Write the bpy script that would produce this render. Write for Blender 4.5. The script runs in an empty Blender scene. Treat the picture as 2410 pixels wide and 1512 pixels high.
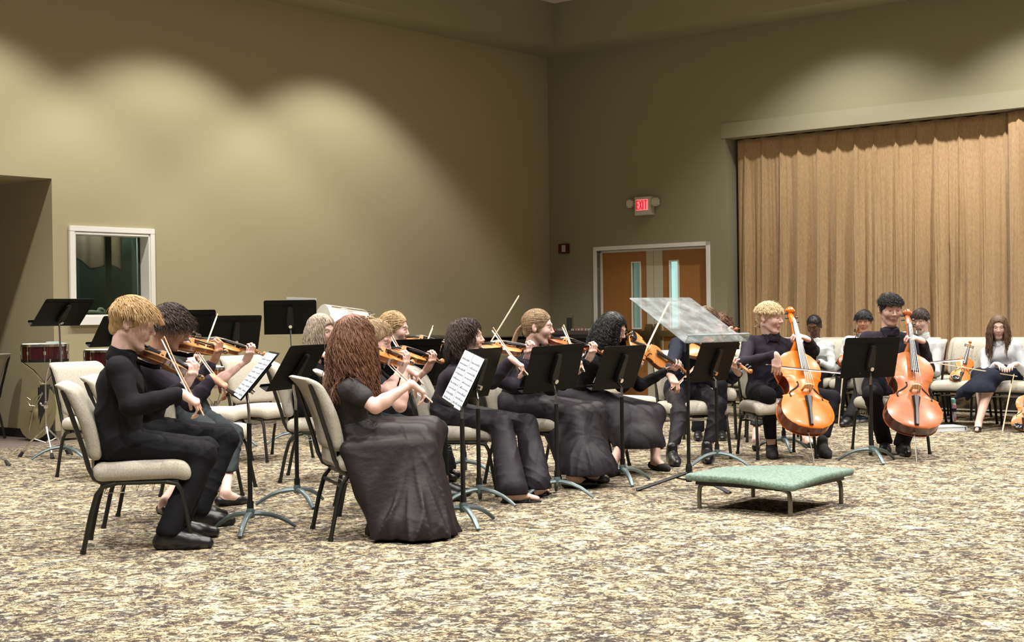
import bpy, bmesh, math, random
import numpy as np
from mathutils import Vector, Matrix
random.seed(7)
SC = bpy.context.scene
COL = SC.collection
# ---------------------------------------------------------------- camera (solved from the room's vanishing points)
FPX = 3391.2; CAMH = 1.18; PIT = -0.0043235; ROL = -0.0139353; YAW = .6991186
_cp, _sp, _cr, _sr = math.cos(PIT), math.sin(PIT), math.cos(ROL), math.sin(ROL)
CF = np.array([0, _cp, _sp]); _r0 = np.array([1., 0, 0]); _u0 = np.array([0, -_sp, _cp])
CR = _cr*_r0 + _sr*_u0; CU = -_sr*_r0 + _cr*_u0
CP = np.array([0, 0, CAMH])
cam = bpy.data.cameras.new('camera'); camo = bpy.data.objects.new('camera', cam); COL.objects.link(camo)
cam.sensor_width = 36; cam.lens = FPX/2410*36; cam.clip_end = 100
camo.matrix_world = Matrix(((CR[0], CU[0], -CF[0], 0), (CR[1], CU[1], -CF[1], 0), (CR[2], CU[2], -CF[2], CAMH), (0, 0, 0, 1)))
SC.camera = camo
SC.view_settings.view_transform = 'Standard'; SC.view_settings.look = 'None'
SC.view_settings.gamma = 1; SC.view_settings.use_curve_mapping = False
SC.view_settings.exposure = 0.0
SC.cycles.use_denoising = True
SC.cycles.max_bounces = 6; SC.cycles.diffuse_bounces = 3; SC.cycles.glossy_bounces = 3; SC.cycles.transmission_bounces = 5; SC.cycles.transparent_max_bounces = 8
SC.cycles.sample_clamp_indirect = 4.0
SC.cycles.caustics_reflective = False; SC.cycles.caustics_refractive = False
# ---------------------------------------------------------------- room frame: origin at the far corner, u along the left wall, v along the right wall
D1 = np.array([math.sin(YAW), math.cos(YAW)]); D2 = np.array([-math.cos(YAW), math.sin(YAW)])
CORNER = np.array([.5485, 20.423])
def UV(u, v, z=0.): q = CORNER - u*D1 - v*D2; return np.array([q[0], q[1], z])
ROOM = Matrix(((-D1[0], -D2[0], 0, CORNER[0]), (-D1[1], -D2[1], 0, CORNER[1]), (0, 0, 1, 0), (0, 0, 0, 1)))
def ray(px, py): return CR*(px-1205)/FPX + CU*(756-py)/FPX + CF
def at(px, py, z=None, Y=None):
    """world point seen at a pixel of the photograph, at height z or at depth Y"""
    d = ray(px, py)
    if z is not None: t = (z-CAMH)/d[2]
    else: t = Y/d[1]
    return CP + d*t
def on_plane(px, py, p, n):
    d = ray(px, py); return CP + d*(np.dot(np.array(p)-CP, n)/np.dot(d, n))
def on_sphere(px, py, p, L, far=True):
    d = ray(px, py); d = d/np.linalg.norm(d); q = np.array(p)-CP; b = d@q; c = q@q-L*L; disc = b*b-c
    if disc < 0: e = CP+d*b-p; return p+e/np.linalg.norm(e)*L
    return CP + d*(b+math.sqrt(disc) if far else b-math.sqrt(disc))
# ---------------------------------------------------------------- light: world fill and the rows of recessed ceiling spots
W = bpy.data.worlds.new('world'); SC.world = W; W.use_nodes = True
W.node_tree.nodes['Background'].inputs[0].default_value = (1., .95, .88, 1); W.node_tree.nodes['Background'].inputs[1].default_value = .08
def spot(u, v, e, z=5.36, ang=104, blend=.35, col=(1., .96, .89), rad=.09):
    l = bpy.data.lights.new('ceiling_spot', 'SPOT'); l.energy = e; l.spot_size = math.radians(ang); l.spot_blend = blend
    l.color = col; l.shadow_soft_size = rad
    o = bpy.data.objects.new('ceiling_spot', l); COL.objects.link(o); o.location = UV(u, v, z); return o
for u in (4.25, 6.6, 8.95, 11.3, 13.6):
    for v in (1.65, 4.55, 7.0, 9.4, 11.8):
        e = 470
        if v == 1.65: e = 460
        if u == 4.25 and v > 2: e = 480
        spot(u, v, e)
for v in (4.78, 7.15, 9.5): spot(1.42, v, 470 if v < 5 else 640, ang=110, blend=.6)
# ---------------------------------------------------------------- materials
MATS = {}
def mat(name, col=(.5, .5, .5), rough=.6, metal=0., spec=.5, coat=0., trans=0., alpha=1., emit=None, estr=0., sss=0., noise=None, bump=None, sheen=0.):
    if name in MATS: return MATS[name]
    m = bpy.data.materials.new(name); m.use_nodes = True; nt = m.node_tree; b = nt.nodes['Principled BSDF']
    b.inputs['Base Color'].default_value = (*col, 1); b.inputs['Roughness'].default_value = rough; b.inputs['Metallic'].default_value = metal
    b.inputs['Specular IOR Level'].default_value = spec; b.inputs['Coat Weight'].default_value = coat; b.inputs['Coat Roughness'].default_value = .08
    b.inputs['Transmission Weight'].default_value = trans; b.inputs['Alpha'].default_value = alpha
    if sss: b.inputs['Subsurface Weight'].default_value = sss; b.inputs['Subsurface Radius'].default_value = (.012, .005, .003); b.inputs['Subsurface Scale'].default_value = 1
    if sheen: b.inputs['Sheen Weight'].default_value = sheen
    if emit: b.inputs['Emission Color'].default_value = (*emit, 1); b.inputs['Emission Strength'].default_value = estr
    if noise:   # (scale vector, second colour, detail, contrast)
        tc = nt.nodes.new('ShaderNodeTexCoord'); mp = nt.nodes.new('ShaderNodeMapping'); nz = nt.nodes.new('ShaderNodeTexNoise'); rp = nt.nodes.new('ShaderNodeValToRGB')
        mp.inputs['Scale'].default_value = noise[0]; nz.inputs['Scale'].default_value = 1; nz.inputs['Detail'].default_value = noise[2]
        w = noise[3]; rp.color_ramp.elements[0].position = .5-w; rp.color_ramp.elements[1].position = .5+w
        rp.color_ramp.elements[0].color = (*col, 1); rp.color_ramp.elements[1].color = (*noise[1], 1)
        L = nt.links; L.new(tc.outputs['Object'], mp.inputs[0]); L.new(mp.outputs[0], nz.inputs['Vector']); L.new(nz.outputs[0], rp.inputs[0]); L.new(rp.outputs[0], b.inputs['Base Color'])
    if bump:    # (scale vector, strength, distance)
        tc = nt.nodes.new('ShaderNodeTexCoord'); mp = nt.nodes.new('ShaderNodeMapping'); nz = nt.nodes.new('ShaderNodeTexNoise'); bp = nt.nodes.new('ShaderNodeBump')
        mp.inputs['Scale'].default_value = bump[0]; nz.inputs['Scale'].default_value = 1; nz.inputs['Detail'].default_value = 3
        bp.inputs['Strength'].default_value = bump[1]; bp.inputs['Distance'].default_value = bump[2]
        L = nt.links; L.new(tc.outputs['Object'], mp.inputs[0]); L.new(mp.outputs[0], nz.inputs['Vector']); L.new(nz.outputs[0], bp.inputs['Height']); L.new(bp.outputs[0], b.inputs['Normal'])
    MATS[name] = m; return m
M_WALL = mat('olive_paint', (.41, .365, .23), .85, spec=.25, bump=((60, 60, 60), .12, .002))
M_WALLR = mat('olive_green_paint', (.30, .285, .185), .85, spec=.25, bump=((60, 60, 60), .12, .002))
M_WHITE = mat('white_trim_paint', (.88, .875, .83), .45)
M_CREAM = mat('cream_trim_paint', (.62, .58, .47), .5)
M_TILE = mat('ceiling_tile_white', (.75, .70, .66), .9)
M_BLACK = mat('black_powder_coat', (.006, .006, .006), .45, spec=.4)
M_STAND = mat('stand_black', (.005, .0055, .0045), .55, spec=.18)
M_GREYLEG = mat('stand_leg_grey', (.13, .17, .18), .38, metal=.5)
M_CHROME = mat('chrome', (.75, .74, .72), .18, metal=1.)
M_BASEB = mat('black_rubber_base', (.012, .011, .011), .6)
M_BROWNF = mat('brown_smooth_floor', (.15, .115, .10), .75)
M_FRAME = mat('chair_frame_black', (.009, .010, .007), .4)
M_CLOTH = mat('chair_oat_fabric', (.36, .335, .28), .95, spec=.15, noise=((140, 140, 140), (.52, .485, .42), 3, .22), bump=((260, 260, 260), .5, .002))
M_PAPER = mat('sheet_paper', (.80, .85, .88), .7)
M_INK = mat('ink', (.18, .21, .26), .7)
def carpet():
    m = bpy.data.materials.new('patterned_carpet'); m.use_nodes = True; nt = m.node_tree; N = nt.nodes; L = nt.links; b = N['Principled BSDF']
    b.inputs['Roughness'].default_value = .95; b.inputs['Specular IOR Level'].default_value = .15
    tc = N.new('ShaderNodeTexCoord')
    def mp(s, rot=0):
        x = N.new('ShaderNodeMapping'); x.inputs['Scale'].default_value = s; x.inputs['Rotation'].default_value = (0, 0, rot); L.new(tc.outputs['Object'], x.inputs[0]); return x.outputs[0]
    def nz(vec, det, rough=.6, dist=0.):
        x = N.new('ShaderNodeTexNoise'); x.inputs['Scale'].default_value = 1; x.inputs['Detail'].default_value = det; x.inputs['Roughness'].default_value = rough
        x.inputs['Distortion'].default_value = dist; L.new(vec, x.inputs['Vector']); return x.outputs[0]
    def math_(op, a, c):
        x = N.new('ShaderNodeMath'); x.operation = op
        for i, q in enumerate((a, c)):
            if isinstance(q, (int, float)): x.inputs[i].default_value = q
            else: L.new(q, x.inputs[i])
        return x.outputs[0]
    def rampv(v, a, c):
        r = N.new('ShaderNodeMapRange'); r.inputs['From Min'].default_value = a; r.inputs['From Max'].default_value = c; L.new(v, r.inputs[0]); return r.outputs[0]
    big = rampv(nz(mp((6.5, 6.5, 1), .7), 3, .6, 1.6), .40, .60)      # soft medallions
    mid = rampv(nz(mp((15, 15, 1), .7), 5, .66, 2.2), .43, .57)        # torn leaf shapes
    loop = rampv(nz(mp((230, 90, 1), .1), 2, .6), .42, .58)        # pile loops
    f = math_('ADD', math_('MULTIPLY', big, .26), math_('ADD', math_('MULTIPLY', mid, .44), math_('MULTIPLY', loop, .30)))
    ramp = N.new('ShaderNodeValToRGB'); cr = ramp.color_ramp
    cr.elements[0].position = .16; cr.elements[0].color = (.043, .035, .033, 1)
    cr.elements[1].position = .88; cr.elements[1].color = (.66, .59, .44, 1)
    e = cr.elements.new(.42); e.color = (.092, .075, .065, 1)
    e = cr.elements.new(.62); e.color = (.33, .28, .20, 1)
    L.new(f, ramp.inputs[0]); 
    hue = rampv(nz(mp((7, 7, 1), 0), 2), .42, .62)
    mix = N.new('ShaderNodeMix'); mix.data_type = 'RGBA'; mix.blend_type = 'MULTIPLY'; mix.inputs['Factor'].default_value = 1
    rr = N.new('ShaderNodeValToRGB'); rr.color_ramp.elements[0].color = (1, .93, .80, 1); rr.color_ramp.elements[1].color = (.93, .98, 1, 1); L.new(hue, rr.inputs[0])
    L.new(ramp.outputs[0], mix.inputs[6]); L.new(rr.outputs[0], mix.inputs[7]); L.new(mix.outputs[2], b.inputs['Base Color'])
    bp = N.new('ShaderNodeBump'); bp.inputs['Strength'].default_value = .5; bp.inputs['Distance'].default_value = .004; L.new(loop, bp.inputs['Height']); L.new(bp.outputs[0], b.inputs['Normal'])
    return m
M_CARPET = carpet()
# ---------------------------------------------------------------- object helpers
def tag(o, label=None, cat=None, group=None, kind=None):
    if label: o['label'] = label
    if cat: o['category'] = cat
    if group: o['group'] = group
    if kind: o['kind'] = kind
    return o
def empty(name, loc=(0, 0, 0), rz=0., label=None, cat=None, group=None):
    o = bpy.data.objects.new(name, None); COL.objects.link(o); o.location = loc; o.rotation_euler = (0, 0, rz); o.empty_display_size = .1
    return tag(o, label, cat, group)
def link(name, me, m, parent=None, mw=None, smooth=False):
    if m is not None:
        for x in (m if isinstance(m, (list, tuple)) else [m]): me.materials.append(x)
    if smooth:
        for p in me.polygons: p.use_smooth = True
    o = bpy.data.objects.new(name, me); COL.objects.link(o)
    if parent is not None: o.parent = parent
    if mw is not None: o.matrix_local = mw
    return o
class MB:
    """collects boxes, tubes, prisms and lathes into one mesh"""
    def __init__(s): s.v = []; s.f = []; s.mi = []
    def add(s, v, f, mi=0):
        n = len(s.v); s.v += [tuple(map(float, p)) for p in v]; s.f += [tuple(i+n for i in q) for q in f]; s.mi += [mi]*len(f); return s
    def box(s, a, b, mi=0, M=None):
        x0, y0, z0 = a; x1, y1, z1 = b
        v = [(x0, y0, z0), (x1, y0, z0), (x1, y1, z0), (x0, y1, z0), (x0, y0, z1), (x1, y0, z1), (x1, y1, z1), (x0, y1, z1)]
        if M is not None: v = [tuple(M @ Vector(p)) for p in v]
        return s.add(v, [(0, 3, 2, 1), (4, 5, 6, 7), (0, 1, 5, 4), (1, 2, 6, 5), (2, 3, 7, 6), (3, 0, 4, 7)], mi)
    def tube(s, pts, r, n=8, mi=0, sx=1., sy=1., caps=True, up=(0, 0, 1)):
        pts = [np.array(p, float) for p in pts]; m = len(pts); rr = r if isinstance(r, (list, tuple, np.ndarray)) else [r]*m
        V = []; T_ = [(pts[min(i+1, m-1)]-pts[max(i-1, 0)]) for i in range(m)]; T_ = [t/(np.linalg.norm(t)+1e-9) for t in T_]
        u = max([np.array(q, float)/np.linalg.norm(q) for q in (up, (1, .3, 0), (.2, 1, .3), (.6, -.5, .6))][::1], key=lambda q: (min(np.linalg.norm(np.cross(t, q)) for t in T_) > .25, min(np.linalg.norm(np.cross(t, q)) for t in T_)) if tuple(np.round(q, 3)) != tuple(np.round(np.array(up, float)/np.linalg.norm(up), 3)) or min(np.linalg.norm(np.cross(t, q)) for t in T_) < .12 else (True, 9))
        for i in range(m):
            t = pts[min(i+1, m-1)]-pts[max(i-1, 0)]; t = t/(np.linalg.norm(t)+1e-9)
            a = np.cross(t, u)
            if np.linalg.norm(a) < 1e-3: a = np.cross(t, (1, .3, 0))
            a /= np.linalg.norm(a); b = np.cross(a, t)
            for k in range(n):
                th = 2*math.pi*k/n; V.append(pts[i]+rr[i]*(a*math.cos(th)*sx+b*math.sin(th)*sy))
        F = [(i*n+k, i*n+(k+1) % n, (i+1)*n+(k+1) % n, (i+1)*n+k) for i in range(m-1) for k in range(n)]
        if caps: F += [tuple(range(n-1, -1, -1)), tuple((m-1)*n+k for k in range(n))]
        return s.add(V, F, mi)
    def lathe(s, prof, n=24, c=(0, 0, 0), mi=0, ax='z'):
        V = []; c = np.array(c, float)
        for r, z in prof:
            for k in range(n):
                th = 2*math.pi*k/n; p = (r*math.cos(th), r*math.sin(th), z)
                if ax == 'y': p = (p[0], p[2], p[1])
                if ax == 'x': p = (p[2], p[0], p[1])
                V.append(c+p)
        m = len(prof); F = [(i*n+k, i*n+(k+1) % n, (i+1)*n+(k+1) % n, (i+1)*n+k) for i in range(m-1) for k in range(n)]
        F += [tuple(range(n-1, -1, -1)), tuple((m-1)*n+k for k in range(n))]
        return s.add(V, F, mi)
    def prism(s, poly, h0, h1, M=None, mi=0):
        n = len(poly); V = [(x, y, h0) for x, y in poly]+[(x, y, h1) for x, y in poly]
        if M is not None: V = [tuple(M @ Vector(p)) for p in V]
        return s.add(V, [tuple(range(n-1, -1, -1)), tuple(range(n, 2*n))]+[(i, (i+1) % n, n+(i+1) % n, n+i) for i in range(n)], mi)
    def mesh(s, name, bevel=0.):
        me = bpy.data.meshes.new(name); me.from_pydata(s.v, [], s.f)
        if any(s.mi):
            me.polygons.foreach_set('material_index', s.mi)
        bm = bmesh.new(); bm.from_mesh(me); bmesh.ops.recalc_face_normals(bm, faces=bm.faces)
        if bevel: bmesh.ops.bevel(bm, geom=[e for e in bm.edges if len(e.link_faces) == 2 and e.calc_face_angle(0) > .6], offset=bevel, segments=2, affect='EDGES', clamp_overlap=True)
        bm.to_mesh(me); bm.free(); me.update(); return me
    def obj(s, name, m, parent=None, mw=None, smooth=None, bevel=0.):
        me = s.mesh(name, bevel)
        if smooth is None: smooth = True
        o = link(name, me, m, parent, mw)
        if smooth: me.shade_smooth() if hasattr(me, 'shade_smooth') else None
        if smooth and hasattr(me, 'set_sharp_from_angle'): me.set_sharp_from_angle(angle=math.radians(38))
        return o
def kids(o): return [c for c in COL.objects if c.parent == o]
def dup(root, loc, rz, label=None, group=None):
    def rec(o, par):
        c = o.copy(); COL.objects.link(c); c.parent = par
        for ch in CH.get(o.name, []): rec(ch, c)
        return c
    CH = {}
    for x in COL.objects:
        if x.parent: CH.setdefault(x.parent.name, []).append(x)
    r = rec(root, None); r.location = loc; r.rotation_euler = (0, 0, rz)
    if label: r['label'] = label
    if group: r['group'] = group
    return r
# ---------------------------------------------------------------- smooth solids: distance fields meshed with surface nets
class Field:
    def __init__(s, lo, hi, h):
        s.lo = np.array(lo, float); s.h = h; s.n = np.maximum(np.ceil((np.array(hi)-s.lo)/h).astype(int)+1, 4)
        s.D = np.full(tuple(s.n), .5, np.float32)
        s.ax = [s.lo[i]+h*np.arange(s.n[i]) for i in range(3)]
    def _blk(s, lo, hi, pad):
        i0 = np.clip(np.floor((np.array(lo)-pad-s.lo)/s.h).astype(int), 0, s.n-1); i1 = np.clip(np.ceil((np.array(hi)+pad-s.lo)/s.h).astype(int)+1, 1, s.n)
        if np.any(i1 <= i0): return None, None
        sl = tuple(slice(a, b) for a, b in zip(i0, i1))
        return sl, (s.ax[0][sl[0]][:, None, None], s.ax[1][sl[1]][None, :, None], s.ax[2][sl[2]][None, None, :])
    def _mix(s, sl, d, k, sub):
        a = s.D[sl]
        if sub:
            if k > 0:
                h = np.clip(.5-.5*(a+d)/k, 0, 1); s.D[sl] = a+(-d-a)*h+k*h*(1-h)
            else: s.D[sl] = np.maximum(a, -d)
        elif k > 0:
            h = np.clip(.5+.5*(d-a)/k, 0, 1); s.D[sl] = d+(a-d)*h-k*h*(1-h)
        else: s.D[sl] = np.minimum(a, d)
    def cone(s, a, b, ra, rb=None, k=.02, sub=False, flat=None):
        rb = ra if rb is None else rb; a = np.array(a, float); b = np.array(b, float); R = max(ra, rb); pad = R+k+3*s.h
        sl, P = s._blk(np.minimum(a, b), np.maximum(a, b), pad)
        if sl is None: return s
        ab = b-a; L2 = max(ab@ab, 1e-9); x = P[0]-a[0]; y = P[1]-a[1]; z = P[2]-a[2]
        t = np.clip((x*ab[0]+y*ab[1]+z*ab[2])/L2, 0, 1)
        qx = x-t*ab[0]; qy = y-t*ab[1]; qz = z-t*ab[2]; r = ra+(rb-ra)*t
        if flat is not None:    # flat = (unit normal, factor): thinner along the normal
            n, f = flat; c = qx*n[0]+qy*n[1]+qz*n[2]; e = 1/f-1; qx = qx+e*c*n[0]; qy = qy+e*c*n[1]; qz = qz+e*c*n[2]
            d = (np.sqrt(qx*qx+qy*qy+qz*qz)-r)*(f*.5+.5)
        else: d = np.sqrt(qx*qx+qy*qy+qz*qz)-r
        s._mix(sl, d, k, sub); return s
    def ell(s, c, r, k=.02, sub=False, R=None):
        c = np.array(c, float); r = np.array(r, float); m = r.max()
        sl, P = s._blk(c, c, m+k+3*s.h)
        if sl is None: return s
        x = P[0]-c[0]; y = P[1]-c[1]; z = P[2]-c[2]
        if R is not None: x, y, z = (R[0][0]*x+R[1][0]*y+R[2][0]*z, R[0][1]*x+R[1][1]*y+R[2][1]*z, R[0][2]*x+R[1][2]*y+R[2][2]*z)
        k0 = np.sqrt((x/r[0])**2+(y/r[1])**2+(z/r[2])**2); k1 = np.sqrt((x/r[0]**2)**2+(y/r[1]**2)**2+(z/r[2]**2)**2)+1e-9
        s._mix(sl, k0*(k0-1)/k1, k, sub); return s
    def box(s, c, hs, r=.02, k=0., sub=False, warp=None):
        c = np.array(c, float); hs = np.array(hs, float)
        x = (s.ax[0]-c[0])[:, None, None]; y = (s.ax[1]-c[1])[None, :, None]; z = (s.ax[2]-c[2])[None, None, :]
        if warp: x, y, z = warp(x, y, z)
        qx = np.abs(x)-hs[0]+r; qy = np.abs(y)-hs[1]+r; qz = np.abs(z)-hs[2]+r
        d = np.sqrt(np.maximum(qx, 0)**2+np.maximum(qy, 0)**2+np.maximum(qz, 0)**2)+np.minimum(np.maximum(qx, np.maximum(qy, qz)), 0)-r
        s._mix((slice(None),)*3, d, k, sub); return s
    def plane(s, p, n, k=0.):   # removes what lies beyond the plane along n
        n = np.array(n, float); n /= np.linalg.norm(n)
        d = (s.ax[0]-p[0])[:, None, None]*n[0]+(s.ax[1]-p[1])[None, :, None]*n[1]+(s.ax[2]-p[2])[None, None, :]*n[2]
        s._mix((slice(None),)*3, -d, k, True); return s
    def disp(s, fn):
        m = np.abs(s.D) < .06; idx = np.argwhere(m)
        P = s.lo+idx*s.h; s.D[m] += fn(P[:, 0], P[:, 1], P[:, 2]); return s
    def mesh(s):
        D = s.D; ins = D < 0
        c = np.zeros(tuple(s.n-1), np.int8)
        for i in (0, 1):
            for j in (0, 1):
                for k in (0, 1): c += ins[i:i+s.n[0]-1, j:j+s.n[1]-1, k:k+s.n[2]-1]
        act = (c > 0) & (c < 8); cells = np.argwhere(act)
        if len(cells) == 0: return np.zeros((0, 3)), []
        idx = -np.ones(act.shape, np.int64); idx[act] = np.arange(len(cells))
        acc = np.zeros((len(cells), 3)); cnt = np.zeros(len(cells))
        corners = [(i, j, k) for i in (0, 1) for j in (0, 1) for k in (0, 1)]
        val = {q: D[cells[:, 0]+q[0], cells[:, 1]+q[1], cells[:, 2]+q[2]] for q in corners}
        for a in corners:
            for ax in range(3):
                if a[ax] == 0:
                    b = list(a); b[ax] = 1; b = tuple(b); va, vb = val[a], val[b]; m = (va < 0) != (vb < 0)
                    t = np.where(m, va/(va-vb+1e-12), 0); p = np.array(a, float)[None, :].repeat(len(cells), 0); p[:, ax] = t
                    acc[m] += p[m]; cnt[m] += 1
        V = s.lo+(cells+acc/cnt[:, None])*s.h; F = []
        for ax in range(3):
            o1, o2 = [(1, 2), (2, 0), (0, 1)][ax]
            A = ins.take(range(0, s.n[ax]-1), ax); B = ins.take(range(1, s.n[ax]), ax)
            E = np.argwhere(A != B); ok = (E[:, o1] > 0) & (E[:, o2] > 0) & (E[:, o1] < s.n[o1]-1) & (E[:, o2] < s.n[o2]-1); E = E[ok]
            fl = A[E[:, 0], E[:, 1], E[:, 2]]
            q = []
            for d1, d2 in ((1, 1), (0, 1), (0, 0), (1, 0)):
                e = E.copy(); e[:, o1] -= d1; e[:, o2] -= d2; q.append(idx[e[:, 0], e[:, 1], e[:, 2]])
            q = np.stack(q, 1); q[~fl] = q[~fl][:, ::-1]; F.append(q)
        F = np.concatenate(F); return V, F
def mesh_np(name, parts, xf=None):
    """parts: list of (V, F) joined into one mesh; xf maps the vertices"""
    Vs = []; Fs = []; n = 0
    for V, F in parts:
        if len(V) == 0: continue
        Vs.append(V); Fs.append(np.asarray(F)+n); n += len(V)
    V = np.concatenate(Vs); F = np.concatenate(Fs)
    if xf is not None: V = xf(V)
    me = bpy.data.meshes.new(name); me.vertices.add(len(V)); me.vertices.foreach_set('co', V.astype(np.float32).ravel())
    me.loops.add(F.size); me.loops.foreach_set('vertex_index', F.astype(np.int32).ravel())
    me.polygons.add(len(F)); me.polygons.foreach_set('loop_start', np.arange(0, F.size, 4, dtype=np.int32)); me.polygons.foreach_set('loop_total', np.full(len(F), 4, np.int32))
    me.polygons.foreach_set('use_smooth', np.ones(len(F), bool)); me.update(calc_edges=True); return me
# ================================================================ the room
def wallbox(name, boxes, m, bevel=0.):
    mb = MB()
    for a, b in boxes: mb.box(a, b)
    o = mb.obj(name, m, smooth=False, bevel=bevel); o.matrix_world = ROOM; tag(o, kind='structure'); return o
T = .2
WU0, WU1, WZ0, WZ1 = 6.79, 7.70, 1.22, 2.085       # window opening in the left wall
AU = 7.94; AU2 = 12.6; AZ = 2.60
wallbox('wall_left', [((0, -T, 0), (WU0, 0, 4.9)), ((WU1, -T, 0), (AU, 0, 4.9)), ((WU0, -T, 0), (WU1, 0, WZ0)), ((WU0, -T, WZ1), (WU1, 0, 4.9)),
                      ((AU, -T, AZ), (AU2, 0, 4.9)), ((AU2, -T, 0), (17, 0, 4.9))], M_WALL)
wallbox('wall_alcove', [((AU-T, -3.4, 0), (AU, -T, AZ+.1)), ((AU-T, -3.6, 0), (AU2+.2, -3.4, AZ+.1)), ((AU2, -3.4, 0), (AU2+.2, -T, AZ+.1)), ((AU-T, -3.6, AZ), (AU2+.2, -T, AZ+.15))], M_WALL)
DV0, DV1, DZ = .83, 2.605, 2.045                        # door opening in the right wall
CV0, CV1, CZ = 2.911, 12., 3.41                        # curtain opening
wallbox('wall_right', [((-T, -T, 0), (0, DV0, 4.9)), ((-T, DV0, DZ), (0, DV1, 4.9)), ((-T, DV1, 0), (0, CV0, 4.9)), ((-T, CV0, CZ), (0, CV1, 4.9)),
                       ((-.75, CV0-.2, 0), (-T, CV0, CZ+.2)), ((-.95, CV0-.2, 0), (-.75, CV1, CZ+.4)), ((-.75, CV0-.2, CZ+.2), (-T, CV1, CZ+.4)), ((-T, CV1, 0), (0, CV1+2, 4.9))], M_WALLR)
wallbox('trim_1', [((0, CV0-.06, CZ), (.014, CV1, CZ+.2))], mat('header_olive_paint', (.32, .305, .205), .75), .003)
wallbox('ceiling', [((.56, .58, 5.41), (17, 14, 5.6))], M_TILE)
wallbox('trim_2', [((-.2, -.2, 4.81), (.56, 14, 5.6)), ((.56, -.2, 4.81), (17, .58, 5.6))], M_WALLR)
fl = MB().box((0, .45, -.1), (18, 14, 0)).obj('floor', M_CARPET, smooth=False); fl.matrix_world = ROOM; tag(fl, kind='structure')
fl = MB().box((-.1, -3.5, -.1), (18, .45, -.004)).box((-.75, .45, -.1), (0, 13, -.004)).obj('floor', M_BROWNF, smooth=False); fl.matrix_world = ROOM; tag(fl, kind='structure')
wallbox('baseboard_alcove', [((AU, -3.4, 0), (AU+.012, -.015, .085)), ((AU, -3.4, 0), (AU2, -3.388, .085))], M_BASEB)
wallbox('baseboard_left', [((0, 0, 0), (AU, .012, .085))], mat('olive_baseboard', (.16, .14, .09), .6))
wallbox('baseboard_right', [((0, .02, 0), (.012, .77, .085)), ((0, 2.67, 0), (.012, CV0, .085))], M_BASEB)
# low dark stage riser behind the back rows
M_RISER = mat('riser_carpet', (.010, .009, .009), .8, noise=((5, 5, 7), (.16, .11, .045), 2, .06))
wallbox('trim_3', [((-.7, CV0, 0), (.10, CV1, .42))], M_RISER)
wallbox('trim_4', [((.10, CV0, .02), (.112, CV1, .035))], M_CREAM)
# window with its dim control room
M_GLASS = mat('dark_window_glass', (.75, .88, .80), .04, trans=1., spec=.6)
wn = empty('window_1'); tag(wn, kind='structure'); wn.matrix_world = ROOM
mb = MB()
mb.box((WU0-.055, 0, WZ1), (WU1+.06, .028, WZ1+.055)).box((WU1, 0, WZ0), (WU1+.06, .028, WZ1)).box((WU0-.055, 0, WZ0), (WU0, .028, WZ1)).box((WU0-.055, 0, WZ0-.085), (WU1+.06, .035, WZ0))
mb.box((WU0-.0, -.2, WZ0), (WU0+.02, .02, WZ1)).box((WU1-.012, -.2, WZ0), (WU1, .02, WZ1)).box((WU0, -.2, WZ1-.03), (WU1, .02, WZ1)).box((WU0, -.2, WZ0), (WU1, .02, WZ0+.02))
mb.obj('window_frame', M_WHITE, wn, smooth=False, bevel=.003)
MB().box((WU0+.02, -.14, WZ0+.02), (WU1-.012, -.132, WZ1-.03)).obj('pane', M_GLASS, wn, smooth=False)
MB().box((7.16, -.16, WZ0), (7.235, -.145, WZ1)).box((WU0+.02, -.16, WZ0), (WU0+.04, -.145, WZ1)).obj('mullion', mat('mullion_dark', (.10, .14, .12), .4), wn, smooth=False)
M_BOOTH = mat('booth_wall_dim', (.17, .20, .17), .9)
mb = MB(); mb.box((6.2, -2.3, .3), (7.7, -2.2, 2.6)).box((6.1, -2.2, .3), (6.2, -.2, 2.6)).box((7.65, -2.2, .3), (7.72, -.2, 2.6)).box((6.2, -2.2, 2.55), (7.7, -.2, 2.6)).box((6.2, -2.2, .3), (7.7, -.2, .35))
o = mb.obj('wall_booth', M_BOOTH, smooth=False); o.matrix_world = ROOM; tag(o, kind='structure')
def drape(name, m, u0, u1, zt, zb0, zb1, v, label, amp=.03, per=.22):
    nu, nz = 60, 24; V = []; F = []
    for i in range(nu):
        s = i/(nu-1); u = u0+(u1-u0)*s; zb = zb0+(zb1-zb0)*s+.05*math.sin(s*7)
        for j in range(nz):
            t = j/(nz-1); V.append((u, v+amp*math.sin(u*2*math.pi/per)*(.5+t*.5), zt+(zb-zt)*t))
    F = [(i*nz+j, (i+1)*nz+j, (i+1)*nz+j+1, i*nz+j+1) for i in range(nu-1) for j in range(nz-1)]
    me = bpy.data.meshes.new(name); me.from_pydata(V, [], F); o = link(name, me, m, smooth=True); o.matrix_world = ROOM
    sm = o.modifiers.new('s', 'SOLIDIFY'); sm.thickness = .008; tag(o, label, 'drape'); return o
drape('drape', mat('drape_brown', (.10, .055, .035), .8), 6.62, 7.2, 2.3, 1.70, 1.83, -.75, 'dark brown drape hanging in the right half of the control room window')
drape('drape', mat('drape_grey', (.22, .25, .22), .8), 7.3, 7.65, 2.3, 1.78, 1.86, -.95, 'pale grey swagged drape behind the left half of the control room window')
o = Field((0, 0, 0), (.62, .3, .22), .012); o.cone((.06, .12, .03), (.5, .15, .06), .045, .03, .03).ell((.22, .13, .06), (.06, .05, .035), .02).ell((.3, .13, .09), (.04, .035, .03), .01).cone((.4, .12, .05), (.56, .14, .05), .04, .02, .02)
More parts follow.
